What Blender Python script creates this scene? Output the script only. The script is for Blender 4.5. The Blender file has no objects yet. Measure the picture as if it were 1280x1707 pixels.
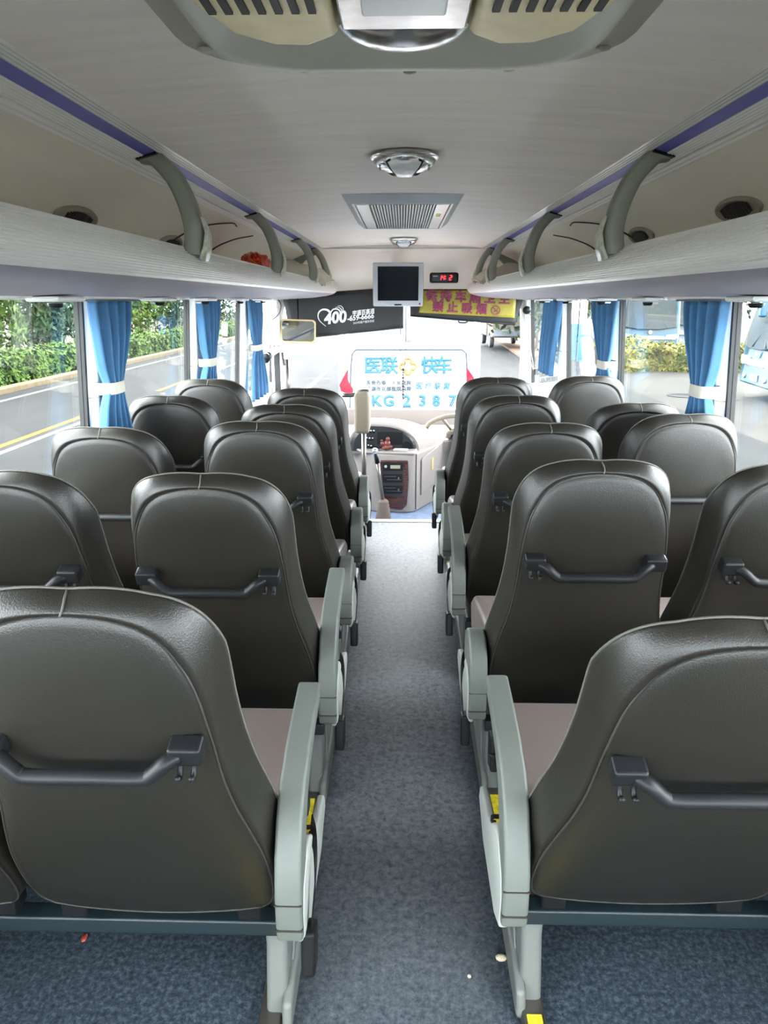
import bpy, bmesh, math, random
from mathutils import Vector, Matrix, Euler
random.seed(7)
sc = bpy.context.scene
COL = sc.collection
R = math.radians

# ------------------------------------------------------------------ camera
EYE = 1.42
F_PX = 1200.0
VPX, VPY = 670.0, 500.0
TH = math.atan((853.5-VPY)/F_PX)
PSI = math.atan((VPX-640.0)*math.cos(TH)/F_PX)
cam = bpy.data.cameras.new('camera')
cam.sensor_width = 36.0
cam.lens = F_PX*36.0/1707.0
cam.clip_start = 0.05
cam_o = bpy.data.objects.new('camera', cam)
COL.objects.link(cam_o)
cam_o.location = (0, 0, EYE)
cam_o.rotation_euler = (math.pi/2-TH, 0, PSI)
sc.camera = cam_o
CM = Euler((math.pi/2-TH, 0, PSI)).to_matrix()

def px(u, v, x=None, y=None, z=None):
    """pixel of the 1280x1707 frame -> the world point on a plane of constant x, y or z"""
    d = CM @ Vector(((u-640.0)/F_PX, -(v-853.5)/F_PX, -1.0))
    o = Vector((0, 0, EYE))
    if y is not None: t = y/d.y
    elif x is not None: t = x/d.x
    else: t = (z-EYE)/d.z
    return o+d*t

def proj(p):
    q = CM.transposed() @ (Vector(p)-Vector((0, 0, EYE)))
    return 640+F_PX*q.x/-q.z, 853.5-F_PX*q.y/-q.z

# ------------------------------------------------------------------ sky and exposure
world = bpy.data.worlds.new('overcast_sky'); sc.world = world
world.use_nodes = True
wn = world.node_tree; wn.nodes.clear()
wo = wn.nodes.new('ShaderNodeOutputWorld'); bg = wn.nodes.new('ShaderNodeBackground')
tc = wn.nodes.new('ShaderNodeTexCoord'); sp = wn.nodes.new('ShaderNodeSeparateXYZ')
cr = wn.nodes.new('ShaderNodeValToRGB')
cr.color_ramp.elements[0].position = 0.0; cr.color_ramp.elements[0].color = (0.86, 0.92, 1.0, 1)
cr.color_ramp.elements[1].position = 0.9; cr.color_ramp.elements[1].color = (1.0, 0.99, 0.97, 1)
wn.links.new(tc.outputs['Generated'], sp.inputs[0]); wn.links.new(sp.outputs['Z'], cr.inputs[0])
wn.links.new(cr.outputs[0], bg.inputs[0]); wn.links.new(bg.outputs[0], wo.inputs[0])
bg.inputs[1].default_value = 8.5
sun = bpy.data.lights.new('hazy_sun', 'SUN'); sun.energy = 1.0; sun.angle = R(28); sun.color = (1, .97, .92)
sun_o = bpy.data.objects.new('hazy_sun', sun); COL.objects.link(sun_o)
sun_o.location = (0, 0, 12); sun_o.rotation_euler = (R(-62), 0, R(-4))
vs = sc.view_settings
vs.view_transform = 'Standard'; vs.look = 'None'; vs.gamma = 1.0; vs.use_curve_mapping = False
vs.exposure = 1.98
sc.cycles.max_bounces = 16
sc.cycles.diffuse_bounces = 12
sc.cycles.transparent_max_bounces = 16
sc.cycles.caustics_reflective = False
sc.cycles.caustics_refractive = False

# ------------------------------------------------------------------ materials
def lin(c):
    return tuple(((v/255.0)/12.92 if v/255.0 <= .04045 else ((v/255.0+.055)/1.055)**2.4) for v in c)

def mat(name, rgb, rough=.5, metal=0.0, var=.06, scale=6.0, bump=0.0, bscale=200.0, coat=0.0, emit=None, spec=None, stretch=None, rgb2=None):
    m = bpy.data.materials.new(name); m.use_nodes = True
    nt = m.node_tree; b = nt.nodes['Principled BSDF']
    c = lin(rgb)
    b.inputs['Roughness'].default_value = rough; b.inputs['Metallic'].default_value = metal
    if spec is not None: b.inputs['Specular IOR Level'].default_value = spec
    if coat: b.inputs['Coat Weight'].default_value = coat; b.inputs['Coat Roughness'].default_value = .15
    t = nt.nodes.new('ShaderNodeTexCoord'); n = nt.nodes.new('ShaderNodeTexNoise')
    n.inputs['Scale'].default_value = scale; n.inputs['Detail'].default_value = 4
    src = t.outputs['Object']
    if stretch:
        mp = nt.nodes.new('ShaderNodeMapping'); mp.inputs['Scale'].default_value = stretch
        nt.links.new(src, mp.inputs[0]); src = mp.outputs[0]
    nt.links.new(src, n.inputs['Vector'])
    r = nt.nodes.new('ShaderNodeValToRGB')
    a = tuple(max(0, v*(1-var)) for v in c); d = lin(rgb2) if rgb2 else tuple(min(1, v*(1+var)) for v in c)
    r.color_ramp.elements[0].position = .35; r.color_ramp.elements[0].color = (*a, 1)
    r.color_ramp.elements[1].position = .65; r.color_ramp.elements[1].color = (*d, 1)
    nt.links.new(n.outputs['Fac'], r.inputs[0]); nt.links.new(r.outputs[0], b.inputs['Base Color'])
    if bump:
        n2 = nt.nodes.new('ShaderNodeTexNoise'); n2.inputs['Scale'].default_value = bscale; n2.inputs['Detail'].default_value = 2
        nt.links.new(src, n2.inputs['Vector'])
        bp = nt.nodes.new('ShaderNodeBump'); bp.inputs['Strength'].default_value = bump; bp.inputs['Distance'].default_value = .002
        nt.links.new(n2.outputs['Fac'], bp.inputs['Height']); nt.links.new(bp.outputs[0], b.inputs['Normal'])
    if emit:
        b.inputs['Emission Color'].default_value = (*lin(emit[0]), 1); b.inputs['Emission Strength'].default_value = emit[1]
    return m

def glass_mat(name, tint, refl=1.0):
    m = bpy.data.materials.new(name); m.use_nodes = True
    nt = m.node_tree; nt.nodes.clear()
    o = nt.nodes.new('ShaderNodeOutputMaterial'); mx = nt.nodes.new('ShaderNodeMixShader')
    tr = nt.nodes.new('ShaderNodeBsdfTransparent'); tr.inputs[0].default_value = (*tint, 1)
    gl = nt.nodes.new('ShaderNodeBsdfGlossy'); gl.inputs['Roughness'].default_value = .0
    lw = nt.nodes.new('ShaderNodeLayerWeight'); lw.inputs['Blend'].default_value = .5
    pw_ = nt.nodes.new('ShaderNodeMath'); pw_.operation = 'POWER'; pw_.inputs[1].default_value = 4.0
    ma = nt.nodes.new('ShaderNodeMath'); ma.operation = 'MULTIPLY_ADD'; ma.inputs[1].default_value = .32*refl; ma.inputs[2].default_value = .02*refl
    nt.links.new(lw.outputs['Facing'], pw_.inputs[0]); nt.links.new(pw_.outputs[0], ma.inputs[0])
    nt.links.new(ma.outputs[0], mx.inputs[0]); nt.links.new(tr.outputs[0], mx.inputs[1]); nt.links.new(gl.outputs[0], mx.inputs[2])
    nt.links.new(mx.outputs[0], o.inputs[0])
    return m

M = {}
M['leather'] = mat('dark_leather', (27, 25, 21), .38, var=.07, scale=5, bump=.25, bscale=420, spec=.4)
M['leather_seat'] = mat('seat_leather', (100, 90, 87), .45, var=.06, scale=5, bump=.25, bscale=420)
M['piping'] = mat('seam_piping', (40, 38, 35), .5)
M['stitch'] = mat('pale_stitching', (74, 71, 65), .7)
M['black_plastic'] = mat('black_plastic', (22, 23, 25), .42, var=.05, spec=.18)
M['dark_metal'] = mat('dark_teal_painted_steel', (22, 34, 40), .45)
M['arm'] = mat('grey_green_plastic', (84, 88, 84), .55, bump=.15, bscale=600)
M['arm_side'] = mat('pale_plastic', (150, 154, 150), .5)
M['leg'] = mat('light_grey_cover', (98, 102, 100), .5)
M['yellow'] = mat('yellow_strip', (214, 196, 40), .6, var=.25, scale=60)
M['ceiling'] = mat('grey_ceiling_fabric', (247, 241, 232), .8, var=.035, scale=3, bump=.2, bscale=60, stretch=(.8, 8, 1))
M['header'] = mat('cream_header', (238, 231, 222), .6, var=.02)
M['alu'] = mat('ribbed_aluminium', (250, 249, 245), .34, metal=.15, var=.01, stretch=(1, .1, 1))
M['alu_shiny'] = mat('bright_aluminium', (234, 234, 230), .25, metal=.25, var=.03, stretch=(1, .1, 1))
M['purple'] = mat('purple_stripe', (92, 90, 168), .5, var=.04)
M['lilac'] = mat('lilac_panel', (166, 160, 172), .5, var=.03)
M['rack_back'] = mat('grey_beige_panel', (244, 238, 224), .55, var=.05, scale=4, stretch=(1, .3, 1))
M['arch'] = mat('olive_grey_plastic', (134, 136, 122), .4, var=.04)
M['cracked'] = mat('cracked_pale_cover', (188, 190, 170), .3, var=.2, scale=50)
M['grille_dark'] = mat('dark_grille', (40, 38, 34), .6)
M['taupe'] = mat('taupe_ring', (150, 142, 126), .5)
M['pillar'] = mat('pillar_plastic', (240, 241, 238), .5, var=.03)
M['seal'] = mat('black_rubber_seal', (18, 18, 18), .6)
M['wall'] = mat('lower_wall_lining', (168, 170, 172), .7)
M['curtain'] = mat('blue_curtain_cloth', (62, 108, 146), .75, var=.12, scale=9, bump=.3, bscale=500)
M['tie'] = mat('cream_tie_band', (188, 184, 170), .7)
M['glass'] = glass_mat('window_glass', (.93, .955, .945))
M['windshield'] = glass_mat('windscreen_glass', (.97, .98, .975))
M['ac_plate'] = mat('greenish_grey_plastic', (186, 186, 172), .45, var=.03)
M['ac_body'] = mat('yellowed_beige_plastic', (232, 216, 170), .45, var=.09, scale=14)
M['chrome'] = mat('chrome', (225, 225, 225), .2, metal=1.0, var=.12, scale=30)
M['lens'] = mat('frosted_lens', (225, 228, 226), .25, var=.06)
M['vent_frame'] = mat('silver_grey_plastic', (178, 184, 182), .4, metal=.2)
M['screen'] = mat('black_screen', (14, 18, 24), .15, var=.05, spec=.2)
M['tv'] = mat('silver_bezel', (176, 178, 182), .4, var=.02)
M['red_led'] = mat('red_led', (255, 20, 30), .5, emit=((255, 20, 30), 5.0))
M['visor'] = mat('black_sunshade', (38, 38, 39), .65, var=.06)
M['print'] = mat('white_print', (214, 214, 212), .6, var=.02)
M['banner'] = mat('yellow_banner', (150, 138, 38), .45, var=.1, scale=20)
M['magenta'] = mat('magenta_lettering', (132, 38, 78), .5, var=.03)
M['dash'] = mat('pinkish_grey_dash', (136, 128, 125), .5, var=.02, bump=.1, bscale=500)
M['panel_black'] = mat('black_instrument_panel', (26, 29, 33), .4)
M['wood'] = mat('red_wood_veneer', (58, 24, 20), .25, var=.5, scale=14, stretch=(1, 1, 6), coat=.4)
M['wheel'] = mat('taupe_wheel_rim', (128, 118, 102), .4)
M['steel'] = mat('worn_steel', (112, 108, 104), .3, metal=.8, var=.1)
M['boot'] = mat('brown_rubber_boot', (96, 82, 76), .7)
M['figurine'] = mat('red_brown_figurine', (92, 40, 34), .35, var=.3, scale=60)
M['pillow'] = mat('pillow_cloth', (190, 186, 170), .85, var=.06, bump=.4, bscale=60)
M['pillow_dark'] = mat('taupe_pillow_cloth', (170, 160, 148), .85, var=.06, bump=.4, bscale=60)
M['orange'] = mat('orange_plastic_bag', (214, 74, 30), .35, var=.25, scale=30)
M['maroon'] = mat('maroon_cloth', (66, 28, 34), .8)
M['mirror'] = mat('mirror_glass', (235, 238, 240), .02, metal=1.0, var=.01)
M['tan'] = mat('tan_frame', (176, 156, 112), .4)
M['white_paint'] = mat('white_paint', (232, 230, 226), .45, var=.02)
M['pad'] = mat('beige_pad', (124, 115, 100), .6, var=.05)
M['blue_step'] = mat('blue_vinyl', (112, 128, 156), .5, var=.15, scale=20)
M['wire'] = mat('black_cable', (22, 22, 22), .5)
M['litter'] = mat('crumpled_paper', (206, 192, 168), .8, var=.2, scale=80)
M['litter_red'] = mat('red_foil', (150, 60, 50), .3, var=.3, scale=80)
# outdoors
M['asphalt'] = mat('asphalt', (27, 28, 29), .9, var=.14, scale=1.2, stretch=(1, .25, 1), spec=0.05)
M['concrete'] = mat('pale_concrete', (40, 39, 38), .9, var=.1, scale=.8, spec=0.05)
M['road_white'] = mat('white_road_paint', (68, 68, 65), .8, var=.1, spec=0.05)
M['road_yellow'] = mat('yellow_road_paint', (76, 54, 11), .8, var=.1, spec=0.05)
M['curb'] = mat('beige_curb_stone', (72, 64, 51), .9, var=.12, spec=0.05)
M['paving'] = mat('pink_paving', (84, 68, 60), .9, var=.12, scale=3, spec=0.05)
M['leaf'] = mat('hedge_leaf', (36, 56, 22), .6, var=.35, scale=3, rgb2=(60, 78, 34), spec=0.05)
M['leaf_dark'] = mat('tree_leaf', (26, 42, 31), .6, var=.35, scale=2, rgb2=(47, 65, 47), spec=0.05)
M['leaf_yellow'] = mat('yellow_green_leaf', (52, 60, 24), .6, var=.3, scale=2, rgb2=(82, 78, 37), spec=0.05)
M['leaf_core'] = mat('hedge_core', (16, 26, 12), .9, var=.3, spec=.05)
M['bark'] = mat('bark', (70, 58, 46), .9, var=.2)
M['soil'] = mat('soil', (38, 34, 24), .95, var=.2, spec=0.05)
M['bus_white'] = mat('white_bus_paint', (178, 178, 180), .5, var=.01, spec=.2)
M['bus_blue'] = mat('cyan_bus_paint', (9, 46, 61), .35, var=.02, spec=.3, coat=.05)
M['bus_glass'] = mat('dark_bus_glass', (20, 26, 28), .15, var=.1, scale=2, spec=.12)
M['bus_grey'] = mat('grey_window_film', (84, 88, 94), .3, var=.15, scale=12, spec=0.05)
M['lettering'] = mat('sky_blue_lettering', (34, 66, 84), .5, var=.02, spec=0.05)
M['lettering_grey'] = mat('grey_lettering', (44, 52, 58), .5, var=.02, spec=0.05)
M['orange_logo'] = mat('orange_emblem', (104, 76, 38), .5, var=.02, spec=0.05)
M['tail'] = mat('red_tail_light', (98, 18, 30), .2, var=.12, scale=20, spec=0.05)
M['headlight'] = mat('headlight', (110, 114, 116), .15, var=.1, scale=20)
M['tyre'] = mat('tyre', (26, 26, 26), .85)
M['post_blue'] = mat('blue_post_paint', (34, 72, 124), .5)
M['building'] = mat('pale_building', (90, 84, 78), .8, var=.1, spec=0.05)

def floor_mat():
    m = bpy.data.materials.new('speckled_blue_vinyl'); m.use_nodes = True
    nt = m.node_tree; b = nt.nodes['Principled BSDF']; L = nt.links.new
    t = nt.nodes.new('ShaderNodeTexCoord')
    n = nt.nodes.new('ShaderNodeTexNoise'); n.inputs['Scale'].default_value = 85; n.inputs['Detail'].default_value = 5
    n.inputs['Roughness'].default_value = .75
    L(t.outputs['Object'], n.inputs['Vector'])
    r = nt.nodes.new('ShaderNodeValToRGB'); e = r.color_ramp.elements
    e[0].position = .36; e[0].color = (*lin((29, 36, 44)), 1); e[1].position = .66; e[1].color = (*lin((78, 88, 98)), 1)
    x = e.new(.5); x.color = (*lin((49, 58, 67)), 1)
    L(n.outputs['Fac'], r.inputs[0])
    # worn, scuffed walkway: pale scratches, denser forward; spread also paints in aisle light and under-seat shade
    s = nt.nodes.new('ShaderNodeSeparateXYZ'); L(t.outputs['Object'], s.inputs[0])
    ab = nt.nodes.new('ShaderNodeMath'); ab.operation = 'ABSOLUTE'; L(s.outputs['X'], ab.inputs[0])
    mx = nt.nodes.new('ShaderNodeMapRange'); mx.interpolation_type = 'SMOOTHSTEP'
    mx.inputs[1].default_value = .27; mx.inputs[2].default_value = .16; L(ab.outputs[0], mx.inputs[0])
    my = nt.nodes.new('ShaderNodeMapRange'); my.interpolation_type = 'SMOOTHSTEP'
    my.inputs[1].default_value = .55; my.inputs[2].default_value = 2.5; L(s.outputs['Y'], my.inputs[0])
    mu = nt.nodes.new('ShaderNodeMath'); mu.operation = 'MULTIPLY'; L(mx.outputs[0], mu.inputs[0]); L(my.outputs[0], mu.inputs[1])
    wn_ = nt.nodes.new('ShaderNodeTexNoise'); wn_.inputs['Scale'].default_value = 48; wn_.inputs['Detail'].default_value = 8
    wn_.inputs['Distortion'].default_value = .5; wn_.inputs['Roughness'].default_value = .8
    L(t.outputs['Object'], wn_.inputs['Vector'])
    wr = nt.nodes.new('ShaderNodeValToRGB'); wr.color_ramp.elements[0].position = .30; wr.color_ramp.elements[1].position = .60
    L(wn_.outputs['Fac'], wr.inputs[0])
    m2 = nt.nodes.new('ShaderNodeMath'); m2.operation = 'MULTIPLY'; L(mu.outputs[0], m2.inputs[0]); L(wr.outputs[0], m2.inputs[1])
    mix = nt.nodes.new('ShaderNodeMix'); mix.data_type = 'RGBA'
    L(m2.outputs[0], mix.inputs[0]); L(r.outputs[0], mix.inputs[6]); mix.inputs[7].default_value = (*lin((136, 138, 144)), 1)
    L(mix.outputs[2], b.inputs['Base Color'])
    b.inputs['Roughness'].default_value = .52; b.inputs['Specular IOR Level'].default_value = .12
    bp = nt.nodes.new('ShaderNodeBump'); bp.inputs['Strength'].default_value = .12; bp.inputs['Distance'].default_value = .002
    L(wn_.outputs['Fac'], bp.inputs['Height']); L(bp.outputs[0], b.inputs['Normal'])
    return m
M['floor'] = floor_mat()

# ------------------------------------------------------------------ mesh helpers
class MB:
    def __init__(s): s.v = []; s.f = []
    def add(s, vs, fs):
        o = len(s.v); s.v += [tuple(p) for p in vs]; s.f += [tuple(i+o for i in f) for f in fs]; return s
    def box(s, c, d, rot=None):
        x, y, z = d[0]/2, d[1]/2, d[2]/2
        vs = [Vector((a, b, e)) for a in (-x, x) for b in (-y, y) for e in (-z, z)]
        if rot is not None:
            q = Euler(rot).to_matrix(); vs = [q @ p for p in vs]
        vs = [p+Vector(c) for p in vs]
        return s.add(vs, [(0, 1, 3, 2), (4, 6, 7, 5), (0, 4, 5, 1), (2, 3, 7, 6), (0, 2, 6, 4), (1, 5, 7, 3)])
    def rings(s, rs, closed=True, cap0=True, cap1=True):
        n = len(rs[0]); vs = [p for r in rs for p in r]; fs = []
        m = n if closed else n-1
        for i in range(len(rs)-1):
            for j in range(m):
                k = (j+1) % n
                fs.append((i*n+j, i*n+k, (i+1)*n+k, (i+1)*n+j))
        if cap0: fs.append(tuple(range(n))[::-1])
        if cap1: fs.append(tuple((len(rs)-1)*n+j for j in range(n)))
        return s.add(vs, fs)
    def tube(s, path, r, n=8, cap=True, flat=1.0):
        P = [Vector(p) for p in path]; rs = []
        up = Vector((0, 0, 1)); prev = None
        for i, p in enumerate(P):
            t = (P[min(i+1, len(P)-1)]-P[max(i-1, 0)]).normalized()
            if prev is None:
                a = t.cross(up)
                if a.length < 1e-3: a = t.cross(Vector((1, 0, 0)))
            else: a = prev-t*prev.dot(t)
            a.normalize(); prev = a; b = t.cross(a)
            rr = r[i] if isinstance(r, (list, tuple)) else r
            rs.append([p+a*math.cos(2*math.pi*k/n)*rr+b*math.sin(2*math.pi*k/n)*rr*flat for k in range(n)])
        return s.rings(rs, True, cap, cap)
    def prism(s, prof, axis, a, b):
        """closed 2D profile pushed along an axis; x: (y,z) y: (x,z) z: (x,y)"""
        def P(p, t): return {'x': (t, p[0], p[1]), 'y': (p[0], t, p[1]), 'z': (p[0], p[1], t)}[axis]
        return s.rings([[P(p, a) for p in prof], [P(p, b) for p in prof]])
    def strip(s, prof, axis, a, b, n=1):
        """open profile swept along an axis"""
        def P(p, t): return {'x': (t, p[0], p[1]), 'y': (p[0], t, p[1]), 'z': (p[0], p[1], t)}[axis]
        return s.rings([[P(p, a+(b-a)*i/n) for p in prof] for i in range(n+1)], False, False, False)
    def lathe(s, prof, c=(0, 0, 0), n=24, axis='z'):
        rs = []
        for r, h in prof:
            ring = []
            for k in range(n):
                a = 2*math.pi*k/n; x, y = r*math.cos(a), r*math.sin(a)
                q = {'z': (x, y, h), 'y': (x, h, y), 'x': (h, x, y)}[axis]
                ring.append((q[0]+c[0], q[1]+c[1], q[2]+c[2]))
            rs.append(ring)
        return s.rings(rs)
    def ball(s, c, r, n=12, m=8):
        rr = r if isinstance(r, (tuple, list)) else (r, r, r); rs = []
        for i in range(m+1):
            a = -math.pi/2+math.pi*i/m; q = max(math.cos(a), .02)
            rs.append([(c[0]+rr[0]*q*math.cos(2*math.pi*k/n), c[1]+rr[1]*q*math.sin(2*math.pi*k/n), c[2]+rr[2]*math.sin(a)) for k in range(n)])
        return s.rings(rs)
    def build(s, name, m, parent=None, loc=(0, 0, 0), rot=(0, 0, 0), smooth=False, bevel=0, seg=2, sub=0, solid=0, auto=None):
        me = bpy.data.meshes.new(name); me.from_pydata(s.v, [], s.f)
        bm = bmesh.new(); bm.from_mesh(me); bmesh.ops.recalc_face_normals(bm, faces=bm.faces); bm.to_mesh(me); bm.free()
        me.materials.append(M[m] if isinstance(m, str) else m)
        o = bpy.data.objects.new(name, me); COL.objects.link(o)
        o.location = loc; o.rotation_euler = rot
        if parent is not None: o.parent = parent
        if solid:
            md = o.modifiers.new('solid', 'SOLIDIFY'); md.thickness = solid; md.offset = 0
        if bevel:
            md = o.modifiers.new('bevel', 'BEVEL'); md.width = bevel; md.segments = seg; md.limit_method = 'ANGLE'; md.angle_limit = R(40)
        if sub:
            md = o.modifiers.new('sub', 'SUBSURF'); md.levels = sub; md.render_levels = sub
        if smooth or sub or bevel:
            for p in me.polygons: p.use_smooth = True
            if bevel or auto:
                md = o.modifiers.new('wn', 'WEIGHTED_NORMAL') if bevel else None
            if auto: me.set_sharp_from_angle(angle=R(auto))
        return o

def tag(o, label, cat, group=None, kind=None):
    if label: o['label'] = label
    if cat: o['category'] = cat
    if group: o['group'] = group
    if kind: o['kind'] = kind
    return o
def thing(name, label, cat, loc=(0, 0, 0), rot=(0, 0, 0), group=None):
    o = bpy.data.objects.new(name, None); o.empty_display_size = .1; COL.objects.link(o)
    o.location = loc; o.rotation_euler = rot
    return tag(o, label, cat, group)
def struct(o, label=None):
    o['kind'] = 'structure'
    if label: o['label'] = label
    return o
def kids(o): return [c for c in bpy.data.objects if c.parent == o]
def dup(o, parent=None):
    c = o.copy(); COL.objects.link(c)
    if parent is not None: c.parent = parent
    for k in kids(o): dup(k, c)
    return c

def text(name, body, size, m, parent, loc, rot=(R(90), 0, 0), depth=.002, width=None, bold=False, shear=0, offset=0, label=None):
    """lettering as mesh, centred on loc"""
    cu = bpy.data.curves.new(name, 'FONT'); cu.body = body; cu.size = size; cu.extrude = depth; cu.shear = shear; cu.bevel_depth = offset; cu.bevel_resolution = 0
    cu.align_x = 'CENTER'; cu.align_y = 'CENTER'; cu.resolution_u = 3
    t = bpy.data.objects.new(name, cu); COL.objects.link(t)
    dg = bpy.context.evaluated_depsgraph_get(); dg.update()
    me = bpy.data.meshes.new_from_object(t.evaluated_get(dg))
    bpy.data.objects.remove(t)
    me.materials.clear(); me.materials.append(M[m])
    if width and len(me.vertices):
        xs = [v.co.x for v in me.vertices]; w = max(xs)-min(xs); c = (max(xs)+min(xs))/2
        for v in me.vertices: v.co.x = (v.co.x-c)*width/w
    o = bpy.data.objects.new(name, me); COL.objects.link(o); o.location = loc; o.rotation_euler = rot
    if parent is not None: o.parent = parent
    if label: o['label'] = label
    return o

def spline(pts, n=8):
    """Catmull-Rom through points"""
    P = [Vector(p) for p in pts]; P = [P[0]*2-P[1]]+P+[P[-1]*2-P[-2]]; out = []
    for i in range(1, len(P)-2):
        for k in range(n):
            t = k/n; a, b, c, d = P[i-1:i+3]
            out.append(.5*((2*b)+(c-a)*t+(2*a-5*b+4*c-d)*t*t+(3*b-a-3*c+d)*t**3))
    out.append(P[-2]); return out

# ------------------------------------------------------------------ the bus shell
Y0, Y1, YS = -1.9, 6.6, 4.62        # rear wall, windscreen corners, step edge
ZF = -.18                            # driver's end floor
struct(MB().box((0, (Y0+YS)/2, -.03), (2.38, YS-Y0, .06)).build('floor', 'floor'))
struct(MB().box((0, (YS+7.0)/2, ZF-.03), (2.38, 7.0-YS, .06)).build('floor', 'blue_step'))
o = MB().box((0, YS-.012, -.085), (2.3, .02, .19)).box((0, YS-.02, .003), (2.3, .045, .008)).build('trim_1', 'alu_shiny', bevel=.003)
struct(o)
# ceiling: gently crowned headlining
prof = [(x/10*.69, 1.862-.028*(x/10)**2) for x in range(-10, 11)]
prof += [(.9, 1.845), (1.17, 1.80), (1.17, 1.93), (-1.17, 1.93), (-1.17, 1.80), (-.9, 1.845)]
struct(MB().prism(prof, 'y', Y0, 6.42).build('ceiling', 'ceiling', auto=30, smooth=True))
# header above the windscreen
struct(MB().prism([(6.40, 1.838), (6.44, 1.80), (6.62, 1.44), (6.62, 1.40), (6.80, 1.40), (6.95, 1.93), (6.40, 1.93)], 'x', -1.17, 1.17).build('wall_front', 'header', auto=30, smooth=True))
struct(MB().box((0, 6.405, 1.836), (1.36, .02, .012)).build('trim_2', 'vent_frame'))
def pane_x(z): return 1.165-.045*(z-.72)/.71
PILL = [(-1.86, -1.72), (-.12, .06), (1.22, 1.40), (2.58, 2.74), (3.88, 4.05), (5.10, 5.27), (6.48, 6.66)]
tn = 3
for s, side in ((-1, 'left'), (1, 'right')):
    w = MB()
    w.prism([(s*1.195, ZF-.8), (s*1.195, .64), (s*1.150, .70), (s*1.155, .715), (s*1.20, .72), (s*1.24, .70), (s*1.24, ZF-.8)], 'y', Y0, 6.66)
    w.prism([(s*1.125, 1.44), (s*1.125, 1.82), (s*1.22, 1.93), (s*1.22, 1.44)], 'y', Y0, 6.66)
    struct(w.build('wall_'+side, 'wall'))
    for i, (a, b) in enumerate(PILL):
        if s > 0 and 1 < a < 6: a -= .04; b -= .04
        c = min(.06, (b-a)*.36)
        p = MB().rings([[(s*(pane_x(z)-.002), a, z), (s*(pane_x(z)-.012), a, z), (s*(pane_x(z)-.045), a+.02, z), (s*(pane_x(z)-.045), b-.02, z), (s*(pane_x(z)-.012), b, z), (s*(pane_x(z)-.002), b, z)] for z in (.71, 1.08, 1.44)])
        po = struct(p.build('trim_%d' % tn, 'pillar', bevel=.008)); tn += 1
        if a > 0:
            q = MB()
            q.rings([[(s*(pane_x(z)-.001), a-.016, z), (s*(pane_x(z)+.014), a-.016, z), (s*(pane_x(z)+.014), b+.016, z), (s*(pane_x(z)-.001), b+.016, z)] for z in (.71, 1.44)])
            q.rings([[(s*(pane_x(z)-.014), a-.014, z), (s*(pane_x(z)+.004), a-.014, z), (s*(pane_x(z)+.004), a+.001, z), (s*(pane_x(z)-.014), a+.001, z)] for z in (.71, 1.44)])
            q.build('rubber_seal', 'seal', po)
            if i in (3, 4, 5): # joint line half way up the pillar cover
                z = 1.08
                MB().rings([[(s*(pane_x(z)-.013), a-.001, zz), (s*(pane_x(z)-.0465), a+.019, zz), (s*(pane_x(z)-.0465), b-.019, zz), (s*(pane_x(z)-.013), b+.001, zz)] for zz in (1.078, 1.082)]).build('cover_joint', 'taupe', po)
    for i in range(len(PILL)-1):
        a, b = PILL[i][1]-.03, PILL[i+1][0]-.01
        g = MB().prism([(s*pane_x(.71), .71), (s*pane_x(1.44), 1.44), (s*(pane_x(1.44)+.006), 1.44), (s*(pane_x(.71)+.006), .71)], 'y', a, b)
        struct(g.build('window_%d' % (i+1+(0 if s < 0 else 6)), 'glass'))
    struct(MB().box((s*1.185, (Y0+6.5)/2, .06), (.03, 6.5-Y0, .12)).build('baseboard_'+side, 'taupe'))
struct(MB().box((0, Y0-.03, .4), (2.4, .06, .9)).box((0, Y0-.03, 1.75), (2.4, .06, .36)).box((1.12, Y0-.03, 1.2), (.16, .06, .8)).box((-1.12, Y0-.03, 1.2), (.16, .06, .8)).build('wall_rear', 'wall'))
struct(MB().box((0, Y0-.03, 1.21), (2.1, .006, .76)).build('window_13', 'glass'))
# windscreen, curved in plan
n = 14; rs = []
for zz, dy in ((.42, .10), (.42, .108), (1.42, .008), (1.42, 0)):
    rs.append([(1.14*math.sin(R(90)*(2*k/n-1))*1.0, 6.6+dy+.22*math.cos(R(90)*(2*k/n-1)), zz) for k in range(n+1)])
ws = MB().rings([rs[0], rs[1], rs[2], rs[3], rs[0]], False, False, False)
struct(ws.build('window_14', 'windshield', smooth=True, auto=30))
struct(MB().box((0, 6.88, .0), (2.3, .08, .84)).build('trim_%d' % tn, 'dash')); tn += 1
for s in (-1, 1):
    struct(MB().tube([(s*1.13, 6.72, .3), (s*1.12, 6.66, 1.0), (s*1.08, 6.62, 1.5)], .05, 10).build('trim_%d' % tn, 'white_paint', smooth=True)); tn += 1

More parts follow.
